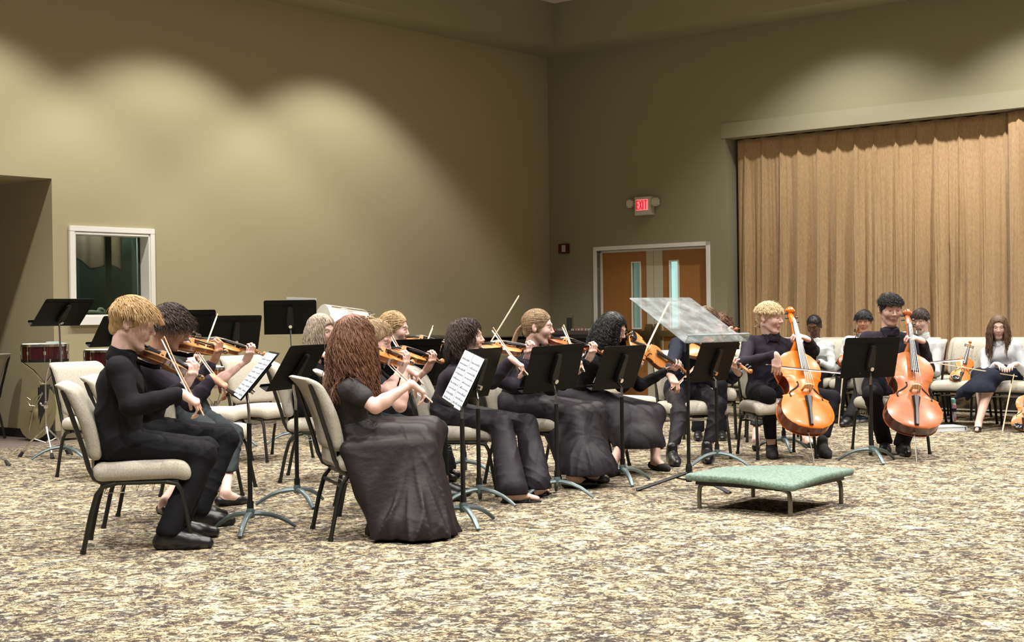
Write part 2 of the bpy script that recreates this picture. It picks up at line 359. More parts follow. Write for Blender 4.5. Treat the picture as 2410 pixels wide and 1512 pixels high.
V, F = o.mesh(); me = mesh_np('cloth_heap', [(V, F)]); o = link('cloth_heap', me, mat('cream_cloth', (.42, .38, .27), .9)); o.matrix_world = ROOM @ Matrix.Translation((6.85, -.5, 1.20)); tag(o, 'crumpled cream cloth lying on the control room shelf inside the window', 'cloth')
l = bpy.data.lights.new('booth_fill', 'POINT'); l.energy = 30; l.shadow_soft_size = .1; l.color = (.85, 1, .9); lo = bpy.data.objects.new('booth_fill', l); COL.objects.link(lo); lo.location = UV(7.1, -.5, 2.42)  # added fill light, no visible fixture; brightens the booth behind the glass
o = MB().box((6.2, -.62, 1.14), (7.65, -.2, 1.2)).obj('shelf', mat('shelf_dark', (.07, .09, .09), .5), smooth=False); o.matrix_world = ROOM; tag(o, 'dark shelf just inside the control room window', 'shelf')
# double door
M_WOOD = mat('door_veneer', (.36, .155, .045), .42, noise=((9, 60, 1.2), (.43, .195, .06), 4, .3))
dn = empty('door_1'); tag(dn, kind='structure'); dn.matrix_world = ROOM
mb = MB(); mb.box((-.1, .775, 0), (.02, .83, 2.1)).box((-.1, DV1, 0), (.02, 2.661, 2.1)).box((-.1, .775, DZ), (.02, 2.661, 2.1)).box((-.16, .83, 0), (-.07, .865, DZ)).box((-.16, 2.59, 0), (-.07, DV1, DZ)).box((-.16, .83, DZ-.03), (-.07, DV1, DZ))
mb.obj('door_frame', M_WHITE, dn, smooth=False, bevel=.003)
M_LITE = mat('door_lite_glow', (.28, .50, .46), .1, spec=.6, emit=(.25, .5, .45), estr=.12); M_LITE2 = mat('door_lite_glow_bright', (.5, .8, .78), .1, emit=(.45, .80, .78), estr=.75)  # panes glow by emission, standing in for light coming through the glass
M_BRASS = mat('aged_brass', (.45, .36, .2), .3, metal=1.)
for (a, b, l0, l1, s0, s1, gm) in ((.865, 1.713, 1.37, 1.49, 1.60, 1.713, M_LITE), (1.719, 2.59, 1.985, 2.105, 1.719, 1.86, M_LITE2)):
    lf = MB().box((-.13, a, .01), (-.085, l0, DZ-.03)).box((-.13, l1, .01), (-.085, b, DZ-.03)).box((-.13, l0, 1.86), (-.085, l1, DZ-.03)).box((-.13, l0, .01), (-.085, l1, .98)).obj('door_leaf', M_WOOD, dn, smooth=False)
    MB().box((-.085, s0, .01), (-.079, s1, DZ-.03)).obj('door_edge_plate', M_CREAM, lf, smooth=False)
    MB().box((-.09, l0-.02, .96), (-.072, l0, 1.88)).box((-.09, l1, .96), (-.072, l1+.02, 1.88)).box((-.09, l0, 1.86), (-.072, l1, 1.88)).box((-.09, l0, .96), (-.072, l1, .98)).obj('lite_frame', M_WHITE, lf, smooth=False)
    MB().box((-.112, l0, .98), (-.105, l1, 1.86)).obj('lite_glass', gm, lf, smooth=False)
    MB().box((-.079, a+.02, .86), (-.02, b-.02, .94)).box((-.079, (s0 if a < 1 else b-.16), .80), (-.01, (s1 if a < 1 else b-.04), 1.0)).obj('push_bar', M_BRASS, lf, smooth=False, bevel=.006)
MB().box((-.08, 1.60, .55), (-.03, 1.70, 1.03)).box((-.08, 1.74, .55), (-.03, 1.84, 1.03)).obj('door_latch', M_BRASS, dn, smooth=False, bevel=.008)
# exit sign with emergency lamps
M_EXW = mat('exit_housing', (.60, .58, .48), .5)
ex = empty('exit_sign', label='lit red EXIT sign with two emergency lamp heads above the double doors', cat='exit sign'); ex.matrix_world = ROOM
MB().box((0, 1.535, 2.49), (.09, 1.80, 2.735)).obj('housing', M_EXW, ex, smooth=False, bevel=.006)
MB().box((.09, 1.565, 2.555), (.094, 1.755, 2.70)).obj('sign_face', mat('exit_face', (.9, .30, .33), .5, emit=(1, .23, .27), estr=.75), ex, smooth=False)
mb = MB()
def bar(u0, z0, u1, z1, w=.013):
    p = np.array((u0, z0)); q = np.array((u1, z1)); d = (q-p)/np.linalg.norm(q-p); n = np.array((-d[1], d[0]))*w/2
    pts = [p-n, q-n, q+n, p+n]; M = Matrix(((0, 0, 1, .094), (1, 0, 0, 0), (0, 1, 0, 0), (0, 0, 0, 1))); mb.prism([tuple(x) for x in pts], 0, .004, M)
zt, zb = 2.69, 2.565
x = 1.577; bar(x, zb, x, zt, .016); bar(x, zt-.008, x+.034, zt-.008, .014); bar(x, (zt+zb)/2, x+.03, (zt+zb)/2, .014); bar(x, zb+.008, x+.034, zb+.008, .014)
x = 1.622; bar(x, zb, x+.036, zt); bar(x, zt, x+.036, zb)
x = 1.677; bar(x, zb, x, zt, .016)
x = 1.700; bar(x, zt-.008, x+.044, zt-.008, .014); bar(x+.022, zb, x+.022, zt, .014)
mb.obj('lettering', mat('exit_letters', (.55, .01, .02), .5, emit=(.75, .01, .03), estr=.7), ex, smooth=False)
for (v, s) in ((1.455, -1), (1.86, 1)):
    lh = MB().box((.02, v-.05, 2.60), (.11, v+.05, 2.71)).obj('lamp_head', M_EXW, ex, mw=Matrix.Rotation(0, 4, 'X'), smooth=False, bevel=.018)
    MB().tube([(.05, v-s*.05, 2.655), (.05, v-s*.09, 2.64)], .012).obj('lamp_neck', M_EXW, ex)
# fire alarm strobe
fa = empty('fire_alarm', label='small dark red fire alarm strobe on the wall left of the doors', cat='fire alarm'); fa.matrix_world = ROOM
MB().box((0, .19, 2.03), (.05, .36, 2.165)).obj('housing', mat('alarm_red', (.10, .008, .012), .4), fa, smooth=False, bevel=.006)
MB().box((.05, .27, 2.05), (.075, .325, 2.145)).obj('strobe_lens', mat('strobe_lens', (.5, .5, .55), .2), fa, smooth=False, bevel=.004)
# the gold curtain: pinch pleated velvet
M_VELVET = mat('gold_velvet', (.40, .25, .125), .7, noise=((70, 70, 22), (.55, .37, .195), 4, .25), bump=((55, 55, 40), .5, .004), sheen=.3)
def curtain(name, v0, v1, ztop, zbot, ub, label, seed, first=None):
    rnd = random.Random(seed); n = int((v1-v0)/.0085); nz = 44; pl = []; v = v0+.13
    while v < v1+.3: pl.append(v); v += rnd.uniform(.235, .29)
    sway = [rnd.uniform(-1, 1) for _ in pl]; sw2 = [rnd.uniform(-1, 1) for _ in pl]
    V = np.zeros((n, nz, 3))
    for j in range(nz):
        t = j/(nz-1); z = ztop+(zbot-ztop)*t
        pj = np.array([p+.045*s*t*math.sin(1.5+t*2.2+q) for p, s, q in zip(pl, sway, sw2)])
        vv = np.linspace(v0, v1, n); i = np.clip(np.searchsorted(pj, vv), 1, len(pj)-1)
        dl = vv-pj[i-1]; dr = pj[i]-vv; d = np.where(dl < dr, dl, -dr); near = np.where(dl < dr, i-1, i); gap = (pj[i]-pj[i-1])
        x = np.abs(d); w = .028+.02*t
        fold = np.exp(-(x/w)**2)*(.032+.045*t)*(1+.35*np.cos(d*2*np.pi/(.021+.012*t))) + .022*np.exp(-((x-.075-.02*t)/.022)**2)*(t**.5)*(1+.8*np.array(sway)[near])
        belly = -.028*np.cos(np.clip(d/gap, -.5, .5)*2*np.pi)*0 + .042*t**.7*np.sin(vv*23+2*np.array(sw2)[near])+.012*np.sin(vv*61+4*t)*t + .02*np.cos(np.clip(d/gap, -.5, .5)*2*np.pi)*t
        if t < .035: fold = fold*.5
        V[:, j, 0] = ub+fold+belly; V[:, j, 1] = vv; V[:, j, 2] = z + (.006*np.cos(d/gap*2*np.pi) if j == 0 else 0)
    F = [(i*nz+j, (i+1)*nz+j, (i+1)*nz+j+1, i*nz+j+1) for i in range(n-1) for j in range(nz-1)]
    me = bpy.data.meshes.new(name); me.from_pydata(V.reshape(-1, 3).tolist(), [], F); o = link(name, me, M_VELVET, smooth=True); o.matrix_world = ROOM
    sm = o.modifiers.new('s', 'SOLIDIFY'); sm.thickness = .004; sm.offset = -1; tag(o, label, 'curtain'); return o
curtain('stage_curtain', 2.975, 6.62, 3.40, .42, -.20, 'long gold velvet stage curtain in pinch pleats behind the cellists', 3)
curtain('stage_curtain', 6.56, 8.6, 3.395, .42, -.10, 'second gold velvet curtain overlapping in front at the right edge of the frame', 9)
# ================================================================ builders for the furniture
def make_chair(label, group=None):
    t = empty('upholstered_chair', label=label, cat='chair', group=group)
    def wseat(x, y, z): return x, y, z + .022*np.clip((y-.14)/.1, 0, 1.5)**2 - .012*(1-(x/.25)**2) + .004*np.clip((-y)/.2, 0, 1)
    f = Field((-.28, -.27, .32), (.28, .33, .49), .0125); f.box((0, .03, .405), (.25, .245, .048), .045, warp=wseat)
    link('seat', mesh_np('seat', [f.mesh()]), M_CLOTH, t)
    # padded back leaning rearwards; y = depth
    def wback(x, y, z):
        zz = z+.195      # 0 at the bottom .. .39 at the top
        return x*(1+.10*np.clip((.2-zz)/.2, 0, 1)), y + .36*(z+.0) + .035*(1-(zz/.39))*0 - .028*np.sin(np.clip(zz/.39, 0, 1)*np.pi) + .035*np.clip((zz-.33)/.06, 0, 1)**2, z
    f = Field((-.27, -.43, .43), (.27, -.12, .89), .0125); f.box((0, -.272, .665), (.232, .036, .20), .034, warp=wback)
    link('backrest', mesh_np('backrest', [f.mesh()]), M_CLOTH, t)
    MB().box((-.165, -.222, .40), (.165, -.208, .49), M=Matrix.Identity(4)).obj('lower_back_panel', M_CLOTH, t, smooth=False)
    r = .0125
    for sx in (-1, 1):
        x = sx*.215
        MB().tube([(x, -.355, .83), (x, -.318, .72), (x, -.255, .52), (x, -.232, .43), (x, -.205, .375), (x, -.165, .352), (x, .0, .350), (x, .21, .350)], r, 8).obj('side_frame', M_FRAME, t)
        MB().tube([(x+sx*.012, -.10, .350), (x+sx*.014, -.165, .335), (x+sx*.016, -.195, .295), (x+sx*.02, -.225, .19), (x+sx*.026, -.262, .012)], r, 8).tube([(x+sx*.026, -.262, .02), (x+sx*.027, -.264, .0)], .0155, 8).obj('leg', M_FRAME, t)
        MB().tube([(x+sx*.012, .15, .350), (x+sx*.013, .205, .338), (x+sx*.015, .226, .30), (x+sx*.02, .25, .17), (x+sx*.026, .280, .012)], r, 8).tube([(x+sx*.026, .280, .02), (x+sx*.027, .282, .0)], .0155, 8).obj('leg', M_FRAME, t)
    MB().box((-.215, .17, .335), (.215, .19, .362)).box((-.215, -.17, .335), (.215, -.15, .362)).tube([(-.232, -.197, .285), (.232, -.197, .285)], .009, 6).obj('cross_frame', M_FRAME, t, smooth=False)
    mb = MB()
    for y in (-.16, -.08, 0., .08): mb.tube([(-.20, y, .34), (-.20, y, .30), (.20, y, .30), (.20, y, .34)], .002, 5)
    mb.tube([(-.20, -.16, .30), (-.20, .10, .30)], .002, 5).tube([(.20, -.16, .30), (.20, .10, .30)], .002, 5)
    mb.obj('book_rack', M_CHROME, t)
    return t
CHAIR0 = None
def chair(x, y, az, label, group=None):
    """az: the compass the sitter faces, 0 = towards +x"""
    global CHAIR0
    rz = math.radians(az-90)
    if CHAIR0 is None:
        CHAIR0 = make_chair(label, group); CHAIR0.location = (x, y, 0); CHAIR0.rotation_euler = (0, 0, rz); return CHAIR0
    o = dup(CHAIR0, (x, y, 0), rz, label)
    if group: o['group'] = group
    elif 'group' in o: del o['group']
    return o
def desk_mesh(w, h, lip, th=.003):
    mb = MB(); r = .018
    pl = []
    for cx, cz, a0 in ((w/2-r, h-r, 0), (-w/2+r, h-r, 90)):
        for k in range(5): a = math.radians(a0+k*22.5); pl.append((cx+r*math.cos(a), cz+r*math.sin(a)))
    pl += [(-w/2, 0), (w/2, 0)]
    M = Matrix(((1, 0, 0, 0), (0, 0, -1, 0), (0, 1, 0, 0), (0, 0, 0, 1)))
    mb.prism(pl, 0, th, M)
    mb.box((-w/2, -.0, -.0), (w/2, lip, th)).box((-w/2, lip-th, 0), (w/2, lip, .018))
    mb.box((-w/2+.01, -.006, h-.045), (w/2-.01, -.003, h-.041))
    return mb
def music_stand(base, desk, az, tilt, label, group=None, w=.49, h=.33, lip=.055, clear=False, legaz=0., sheets=None, shaft=None, name='music_stand', deskroll=0.):
    """base: hub on the floor, desk: centre of the desk's lower edge; az: way the desk faces; tilt: lean back from upright"""
    t = empty(name, (base[0], base[1], 0), label=label, cat='music stand', group=group)
    B = np.array((base[0], base[1], 0.)); loc = lambda p: np.array(p)-B
    DM = M_PLEXI if clear else M_STAND
    M = Matrix.Rotation(math.radians(az-90), 4, 'Z') @ Matrix.Rotation(math.radians(tilt), 4, 'X')
    if deskroll: M = M @ Matrix.Rotation(math.radians(deskroll), 4, 'Y')
    M.translation = Vector(loc(desk))
    # local: x width, +y towards the reader, z up the desk
    dk = desk_mesh(w, h, lip).obj('desk', DM, t, mw=M, smooth=False)
    if not clear:
        MB().prism([(-.028, .06), (.028, .06), (.036, .12), (.022, h-.06), (-.022, h-.06), (-.036, .12)], .004, .035, Matrix(((1, 0, 0, 0), (0, 0, -1, 0), (0, 1, 0, 0), (0, 0, 0, 1)))).obj('desk_bracket', M_BLACK, t, mw=M, smooth=False, bevel=.006)
        MB().tube([(0, -.034, .085), (0, -.055, .085)], .016, 14, up=(0, 0, 1)).obj('tilt_knob', M_CHROME, t, mw=M)
        top = M @ Vector((0, -.028, .055))
    else: top = M @ Vector((0, -.006, h*.5))
    if not clear:
        hz = .115
        MB().tube([(0, 0, hz-.02), (0, 0, .60)], .0135, 10).tube([(0, 0, hz-.02), (0, 0, hz+.055)], .019, 10).obj('shaft', shaft or M_BLACK, t)
        MB().tube([(0, 0, .60), (0, 0, .66), tuple(top)], [.0085, .0085, .0085], 10).obj('inner_tube', M_CHROME, t)
        for k in range(3):
            a = math.radians(legaz+120*k); c, s = math.cos(a), math.sin(a)
            pts = [(.0, .10), (.05, .098), (.11, .088), (.17, .066), (.22, .037), (.26, .010)]
            MB().tube([(r*c, r*s, z) for r, z in pts], [.013, .0145, .0135, .0125, .0115, .009], 8, sx=1.35).obj('leg', M_GREYLEG, t)
        MB().lathe([(.018, .075), (.024, .085), (.025, .11), (.019, .13)], 12).obj('hub', M_GREYLEG, t)
    else:
        MB().tube([(0, 0, .07), (0, 0, .45)], .0125, 10).tube([(0, 0, .45), tuple(top)], .011, 10).obj('shaft', M_BLACK, t)
        for k in range(3):
            a = math.radians(legaz+120*k); c, s = math.cos(a), math.sin(a)
            MB().tube([(.0, .0, .115), (.36*c, .36*s, .006)], .011, 6, sx=1.5).tube([(0, 0, .06), (.10*c, .10*s, .082)], .006, 6).obj('leg', M_BLACK, t)
        MB().lathe([(.02, .05), (.022, .06), (.022, .15), (.016, .17)], 12).obj('hub', M_BLACK, t)
    if sheets:
        for i, (x0, x1, zz, hh, rot) in enumerate(sheets):
            S = empty('sheet_music') if False else None
            mb = MB(); x = x0
            mb.box((x0, .006+.002*i, zz), (x1, .0075+.002*i, zz+hh))
            Mw = Matrix.Translation(Vector((B[0], B[1], 0))) @ M @ Matrix.Rotation(math.radians(rot), 4, 'Y')
            o = mb.obj('sheet_music', M_PAPER, smooth=False); o.matrix_world = Mw; tag(o, sheets_label[(label, i)] if (label, i) in sheets_label else 'white sheet on the '+label, 'sheet music')
            st = MB(); rr = random.Random(i)
            n = 9
            for q in range(n):
                z = zz+hh*(.06+.88*q/n); st.box((x0+.015, .008+.002*i, z), (x1-.015, .0083+.002*i, z+.0035))
                xx = x0+.02
                while xx < x1-.02: st.box((xx, .008+.002*i, z-.003), (xx+rr.uniform(.003, .012), .0084+.002*i, z+rr.uniform(.004, .013))); xx += rr.uniform(.009, .02)
            st.obj('printed_notes', M_INK, o, smooth=False)
    return t
sheets_label = {}
M_PLEXI = mat('clear_acrylic', (.84, .91, .95), .0, trans=1., spec=.6)
def _haze(m):      # fine scratches and finger smudges that scatter a little light
    nt = m.node_tree; N = nt.nodes; L = nt.links; out = [n for n in N if n.type == 'OUTPUT_MATERIAL'][0]; b = N['Principled BSDF']
    d = N.new('ShaderNodeBsdfDiffuse'); d.inputs[0].default_value = (.50, .56, .58, 1); mx = N.new('ShaderNodeMixShader'); tc = N.new('ShaderNodeTexCoord'); nz = N.new('ShaderNodeTexNoise'); nz.inputs['Scale'].default_value = 9; nz.inputs['Detail'].default_value = 6
    mr = N.new('ShaderNodeMapRange'); mr.inputs['From Min'].default_value = .4; mr.inputs['From Max'].default_value = .7; mr.inputs['To Min'].default_value = .16; mr.inputs['To Max'].default_value = .42
    L.new(tc.outputs['Object'], nz.inputs['Vector']); L.new(nz.outputs[0], mr.inputs[0]); L.new(mr.outputs[0], mx.inputs[0]); L.new(b.outputs[0], mx.inputs[1]); L.new(d.outputs[0], mx.inputs[2]); L.new(mx.outputs[0], out.inputs[0])
_haze(M_PLEXI)
# ---------------------------------------------------------------- bowed instruments
OUT = [(0, 0), (.004, .22), (.015, .45), (.04, .68), (.08, .84), (.13, .95), (.18, .995), (.22, 1.), (.27, .975), (.32, .91), (.355, .86), (.372, .885), (.384, .80), (.40, .68), (.44, .575), (.50, .535), (.55, .545), (.60, .60), (.625, .67), (.637, .74), (.655, .705), (.69, .75), (.74, .80), (.79, .81), (.85, .77), (.91, .66), (.955, .50), (.98, .34), (.995, .18), (1, .05)]
def arch(L, hw, rib, ar, x, y):
    s = x/L; w = np.interp(s, [a for a, b in OUT], [b for a, b in OUT])*hw
    return rib+ar*(1-min(abs(y)/max(w, 1e-4), 1)**2.2)*max(math.sin(math.pi*min(max(s, 0), 1)), 0)**.5
def instrument(name, kind, wood, label, cat, group=None):
    if kind == 'cello': L, hw, rib, ar, NK, TOT, k = .745, .215, .115, .030, .27, 1.20, 2.2
    elif kind == 'viola': L, hw, rib, ar, NK, TOT, k = .40, .122, .036, .017, .142, .665, 1.12
    else: L, hw, rib, ar, NK, TOT, k = .356, .106, .031, .016, .13, .595, 1.
    t = empty(name, label=label, cat=cat, group=group)
    rows = []
    for a, b in zip(OUT[:-1], OUT[1:]):
        for q in (0, .5) if b[0]-a[0] > .02 else (0,): rows.append((a[0]+(b[0]-a[0])*q, a[1]+(b[1]-a[1])*q))
    rows.append(OUT[-1]); nt = 12
    def plate(z0, sgn, ov):
        V = []; F = []
        for s, w in rows:
            for j in range(nt+1):
                tt = -1+2*j/nt; tt = math.sin(tt*math.pi/2); y = tt*(w*hw+ov); x = s*L+(ov if s > .98 else (-ov if s < .02 else 0))
                V.append((x, y, z0+sgn*ar*(1-abs(tt)**2.2)*max(math.sin(math.pi*s), 0)**.5))
        m = nt+1; F = [(i*m+j, (i+1)*m+j, (i+1)*m+j+1, i*m+j+1) for i in range(len(rows)-1) for j in range(nt)]
        n = len(V); V += [(x, y, z-sgn*.004*k**.5) for x, y, z in V]; F += [(d+n, c+n, b+n, a+n) for a, b, c, d in F]
        edge = [i*m for i in range(len(rows))]+[i*m+nt for i in range(len(rows)-1, -1, -1)]
        F += [(edge[i], edge[(i+1) % len(edge)], edge[(i+1) % len(edge)]+n, edge[i]+n) for i in range(len(edge))]
        return MB().add(V, F)
    plate(rib, 1, .003*k).obj('top_plate', wood, t); plate(0, -1, .003*k).obj('back_plate', wood, t)
    V = []
    for s, w in rows: V += [(s*L, -w*hw, 0), (s*L, -w*hw, rib)]
    nn = len(rows)
    for s, w in reversed(rows): V += [(s*L, w*hw, 0), (s*L, w*hw, rib)]
    N2 = 2*nn; F = [(2*i, 2*((i+1) % N2), 2*((i+1) % N2)+1, 2*i+1) for i in range(N2)]
    MB().add(V, F).obj('ribs', M_RIB.get(wood.name, wood), t)
    Z = lambda x, y: arch(L, hw, rib, ar, x, y)
    for sy in (-1, 1):
        pts = []
        for q in range(13):
            u = q/12; x = L*(.36+.19*u); y = sy*hw*(.62-.34*u+.09*math.sin(u*2*math.pi)); pts.append((x, y, Z(x, y)+.0005*k))
        a = MB().tube(pts, [(.0022+.0016*math.sin(math.pi*q/12))*k for q in range(13)], 6, up=(0, 0, 1))
        a.lathe([(.0042*k, -.002), (.0042*k, .0012)], 10, (pts[0][0], pts[0][1], pts[0][2])); a.lathe([(.0035*k, -.002), (.0035*k, .0012)], 10, (pts[-1][0], pts[-1][1], pts[-1][2]))
        a.obj('f_hole', M_FHOLE, t)
    bx = L*.452; bz = Z(bx, 0); bh = (.033 if kind != 'cello' else .088); bw = (.021 if kind != 'cello' else .046)
    mb = MB(); M = Matrix(((0, 0, 1, bx-.002*k), (1, 0, 0, 0), (0, 1, 0, bz-.004*k), (0, 0, 0, 1)))
    mb.prism([(-bw, 0), (-bw*.5, 0), (-bw*.42, bh*.35), (bw*.42, bh*.35), (bw*.5, 0), (bw, 0), (bw*.85, bh*.45), (bw*.8, bh*.9), (bw*.4, bh*1.02), (0, bh*1.06), (-bw*.4, bh*1.02), (-bw*.8, bh*.9), (-bw*.85, bh*.45)], 0, .004*k, M)
    mb.obj('bridge', M_BRIDGE, t, smooth=False)
    fz = rib+ar+.010*k; nz = rib+.012*k+ (.05 if kind == 'cello' else .0); x0, x1 = L*.665, L+NK
    fb = MB(); n0, n1 = (.0215, .0125) if kind != 'cello' else (.031, .016)
    ze = bz+bh*.58; zn = rib+(.024 if kind != 'cello' else .052)
    V = [];
    for x, w, z in ((x0, n0, ze), (x1, n1, zn)):
        for j in range(7): a = -1+j/3; V.append((x, a*w, z+.0035*k*(1-a*a)))
        for j in range(6, -1, -1): a = -1+j/3; V.append((x, a*w, z-.006*k))
    F = [(i, (i+1) % 14, 14+(i+1) % 14, 14+i) for i in range(14)]+[tuple(range(13, -1, -1)), tuple(range(14, 28))]
    fb.add(V, F).obj('fingerboard', M_EBONY, t)
    xe = TOT
    MB().tube([(L-.004*k, 0, rib*.55), (L+.012*k, 0, rib*.62), (L+.03*k, 0, zn-.016*k), (x1, 0, zn-.013*k)], [.020*k, .017*k, .0125*k, .0105*k], 10).obj('neck', wood, t)
    pb = MB(); pb.tube([(x1-.003, 0, zn-.012*k), (x1+.02*k, 0, zn-.015*k), (x1+.05*k, 0, zn-.022*k), (xe-.02*k, 0, zn-.030*k)], [.0115*k, .0125*k, .0105*k, .008*k], 8)
    cx, cz = xe-.018*k, zn-.018*k
    for q, (r, yy) in enumerate(((.0165, .007), (.012, .0125), (.007, .0175))): pb.lathe([(r*k*.9, -yy*k), (r*k, -yy*k*.8), (r*k, yy*k*.8), (r*k*.9, yy*k)], 16, (cx, 0, cz), ax='y')
    pb.obj('pegbox_scroll', wood, t)
    for q in range(4):
        sy = 1 if q % 2 else -1; x = x1+(.014+.0125*q)*k; z = zn-(.014+.0022*q)*k; kk = k; k = k if kind != 'cello' else 1.25
        MB().tube([(x, -sy*.014*k, z), (x, sy*.030*k, z)], .0032*k, 6, up=(1, 0, 0)).tube([(x, sy*.030*k, z), (x, sy*.034*k, z), (x, sy*.044*k, z), (x, sy*.048*k, z)], [.004*k, .009*k, .009*k, .003*k], 8, sx=.45, up=(1, 0, 0)).obj('peg', M_EBONY, t); k = kk
    tz = Z(L*.2, 0)+.010*k; ty0, ty1 = (.009, .020) if kind != 'cello' else (.018, .036)
    tl = (L*.01, L*.33) if kind != 'cello' else (L*.015, L*.35)
    M = Matrix(((1, 0, 0, 0), (0, 1, 0, 0), (.0, 0, 1, 0), (0, 0, 0, 1)))
    V = []
    for x, w, z in ((tl[0], ty0, rib+.010*k), (tl[0]+(tl[1]-tl[0])*.6, ty0*1.1, tz), (tl[1], ty1, tz+.006*k)):
        V += [(x, -w, z-.004*k), (x, w, z-.004*k), (x, w*.5, z+.004*k), (x, -w*.5, z+.004*k)]
    F = [(i*4+j, i*4+(j+1) % 4, i*4+4+(j+1) % 4, i*4+4+j) for i in (0, 1) for j in range(4)]+[(3, 2, 1, 0), (8, 9, 10, 11)]
    MB().add(V, F).obj('tailpiece', M_EBONY, t)
    ss = MB(); sg = (-1, -.33, .33, 1)
    for q in sg:
        ss.tube([(tl[1]-.004, q*ty1*.6, tz+.010*k), (bx, q*bw*.72, bz-.004*k+bh*1.05), (x0, q*n0*.72, ze+.0075*k+(bh*.1)), (x1, q*n1*.62, zn+.0048*k), (x1+.05*k, q*n1*.3, zn-.014*k)], (.0006 if kind != 'cello' else .0009), 4, caps=False)
    ss.obj('strings', M_STRING, t)
    if kind != 'cello':
        cr = Field((-.03, -.02, rib-.01), (.10, .11, rib+.05), .004); cr.ell((.028, .048, rib+.026), (.032, .048, .010), .0).ell((.030, .050, rib+.040), (.026, .040, .011), .006, sub=True).cone((.004, .03, rib-.004), (.004, .03, rib+.024), .005, k=.004).cone((.004, .06, rib-.004), (.004, .06, rib+.024), .005, k=.004)
        V, F = cr.mesh(); link('chin_rest', mesh_np('chin_rest', [(V, F)]), M_EBONYG, t)
        MB().tube([(.05, -.10*k, -.020), (.052, -.06, -.032), (.055, 0, -.034), (.052, .06, -.030), (.05, .10*k, -.020)], .006, 8, sx=2.2, up=(1, 0, 0)).tube([(.05, -.10*k, -.02), (.05, -.108*k, .004)], .003, 6).tube([(.05, .10*k, -.02), (.05, .108*k, .004)], .003, 6).obj('shoulder_rest', M_EBONY, t)
    else:
        MB().tube([(.0, 0, rib*.5), (-.02, 0, rib*.5)], .012, 10).obj('endpin_collar', M_BRASS, t)
        MB().tube([(0, 0, rib*.5), (-.31, 0, rib*.5)], .0052, 8).obj('endpin', M_CHROME, t)
    return t
M_FHOLE = mat('f_hole_dark', (.010, .005, .003), .8)
M_BRIDGE = mat('maple_bridge', (.66, .45, .24), .5)
M_EBONY = mat('ebony', (.014, .013, .014), .28, spec=.6)
M_EBONYG = mat('ebony_gloss', (.012, .012, .014), .12, spec=.8)
M_STRING = mat('string_silver', (.7, .7, .7), .3, metal=.8)
def varnish(name, a, b, rib=None):
    m = mat(name, a, .30, coat=.28, noise=((14, 5, 14), b, 4, .25))
    M_RIB[name] = mat(name+'_rib', rib or tuple(x*.45 for x in a), .25, coat=.6)
    return m
M_RIB = {}
V_AMBER = varnish('amber_varnish', (.48, .13, .014), (.62, .21, .034))
V_HONEY = varnish('honey_varnish', (.47, .155, .032), (.66, .28, .09))
V_RED = varnish('red_brown_varnish', (.32, .065, .015), (.52, .14, .03))
V_BROWN = varnish('brown_varnish', (.30, .12, .035), (.50, .24, .09))
V_CELLO = varnish('orange_cello_varnish', (.60, .125, .004), (.68, .18, .010), (.16, .024, .005))
V_CELLO2 = varnish('rosewood_cello_varnish', (.33, .075, .018), (.50, .155, .045), (.10, .032, .016))
def frame(o, x, zh):
    x = Vector(x).normalized(); z = Vector(zh); z = (z-x*z.dot(x)).normalized(); y = z.cross(x)
    return Matrix(((x.x, y.x, z.x, o[0]), (x.y, y.y, z.y, o[1]), (x.z, y.z, z.z, o[2]), (0, 0, 0, 1)))
M_STICK = mat('bow_stick', (.46, .20, .09), .3, coat=.5); M_STICKL = mat('bow_stick_pale', (.78, .56, .30), .3, coat=.5); M_STICKD = mat('bow_stick_dark', (.09, .03, .02), .3, coat=.5)
M_HAIRW = mat('bow_hair', (.85, .80, .74), .6)
def make_bow(label, p0, p1, hairside, stick=None, L=.74, cat='bow'):
    t = empty('bow', label=label, cat=cat)
    d = np.array(p1)-np.array(p0); d /= np.linalg.norm(d); t.matrix_world = frame(p0, d, -np.array(hairside))
    n = 9; pts = []
    for i in range(n): s = i/(n-1); pts.append((L*s-.02, 0, .008-.012*math.sin(math.pi*s)+.002))
    MB().tube(pts, [.0048-.0018*i/(n-1) for i in range(n)], 8).tube([(L-.024, 0, .009), (L-.012, 0, .010), (L-.006, 0, -.012)], [.003, .004, .003], 6).obj('stick', stick or M_STICK, t)
    MB().box((.035, -.0052, -.0145), (L-.008, .0052, -.0130)).obj('bow_hair', M_HAIRW, t, smooth=False)
    MB().prism([(.0, .004), (.055, .004), (.055, -.010), (.045, -.018), (.01, -.018), (0, -.012)], -.006, .006, Matrix(((1, 0, 0, 0), (0, 0, 1, 0), (0, 1, 0, 0), (0, 0, 0, 1)))).obj('frog', M_EBONY, t, smooth=False)
    MB().tube([(-.02, 0, .010), (-.035, 0, .010)], .005, 8).obj('screw_button', M_CHROME, t)
    return t
# ================================================================ people
M_EYEW = mat('eye_white', (.75, .72, .70), .2); M_IRIS = mat('iris_dark', (.03, .02, .015), .15)
def skin(name, c, lip):
    return [mat(name, c, .48, spec=.35, sss=.12, bump=((70, 70, 70), .06, .002)), mat(name+'_lips', lip, .5, spec=.3)]
SK_FAIR = skin('fair_skin', (.74, .49, .42), (.60, .29, .26)); SK_LIGHT = skin('light_skin', (.66, .41, .34), (.52, .24, .21)); SK_TAN = skin('tan_skin', (.48, .25, .16), (.34, .12, .09)); SK_DARK = skin('deep_brown_skin', (.105, .042, .024), (.10, .03, .025))
def hairmat(name, a, b, rough=.5): return mat(name, a, rough, spec=.3, noise=((120, 120, 30), b, 3, .22))
H_BLOND = hairmat('blond_hair', (.24, .125, .05), (.62, .42, .20)); H_DARK = hairmat('dark_brown_hair', (.014, .009, .007), (.060, .036, .027), .38); H_BLACK = hairmat('black_hair', (.006, .0055, .006), (.020, .018, .020), .38)
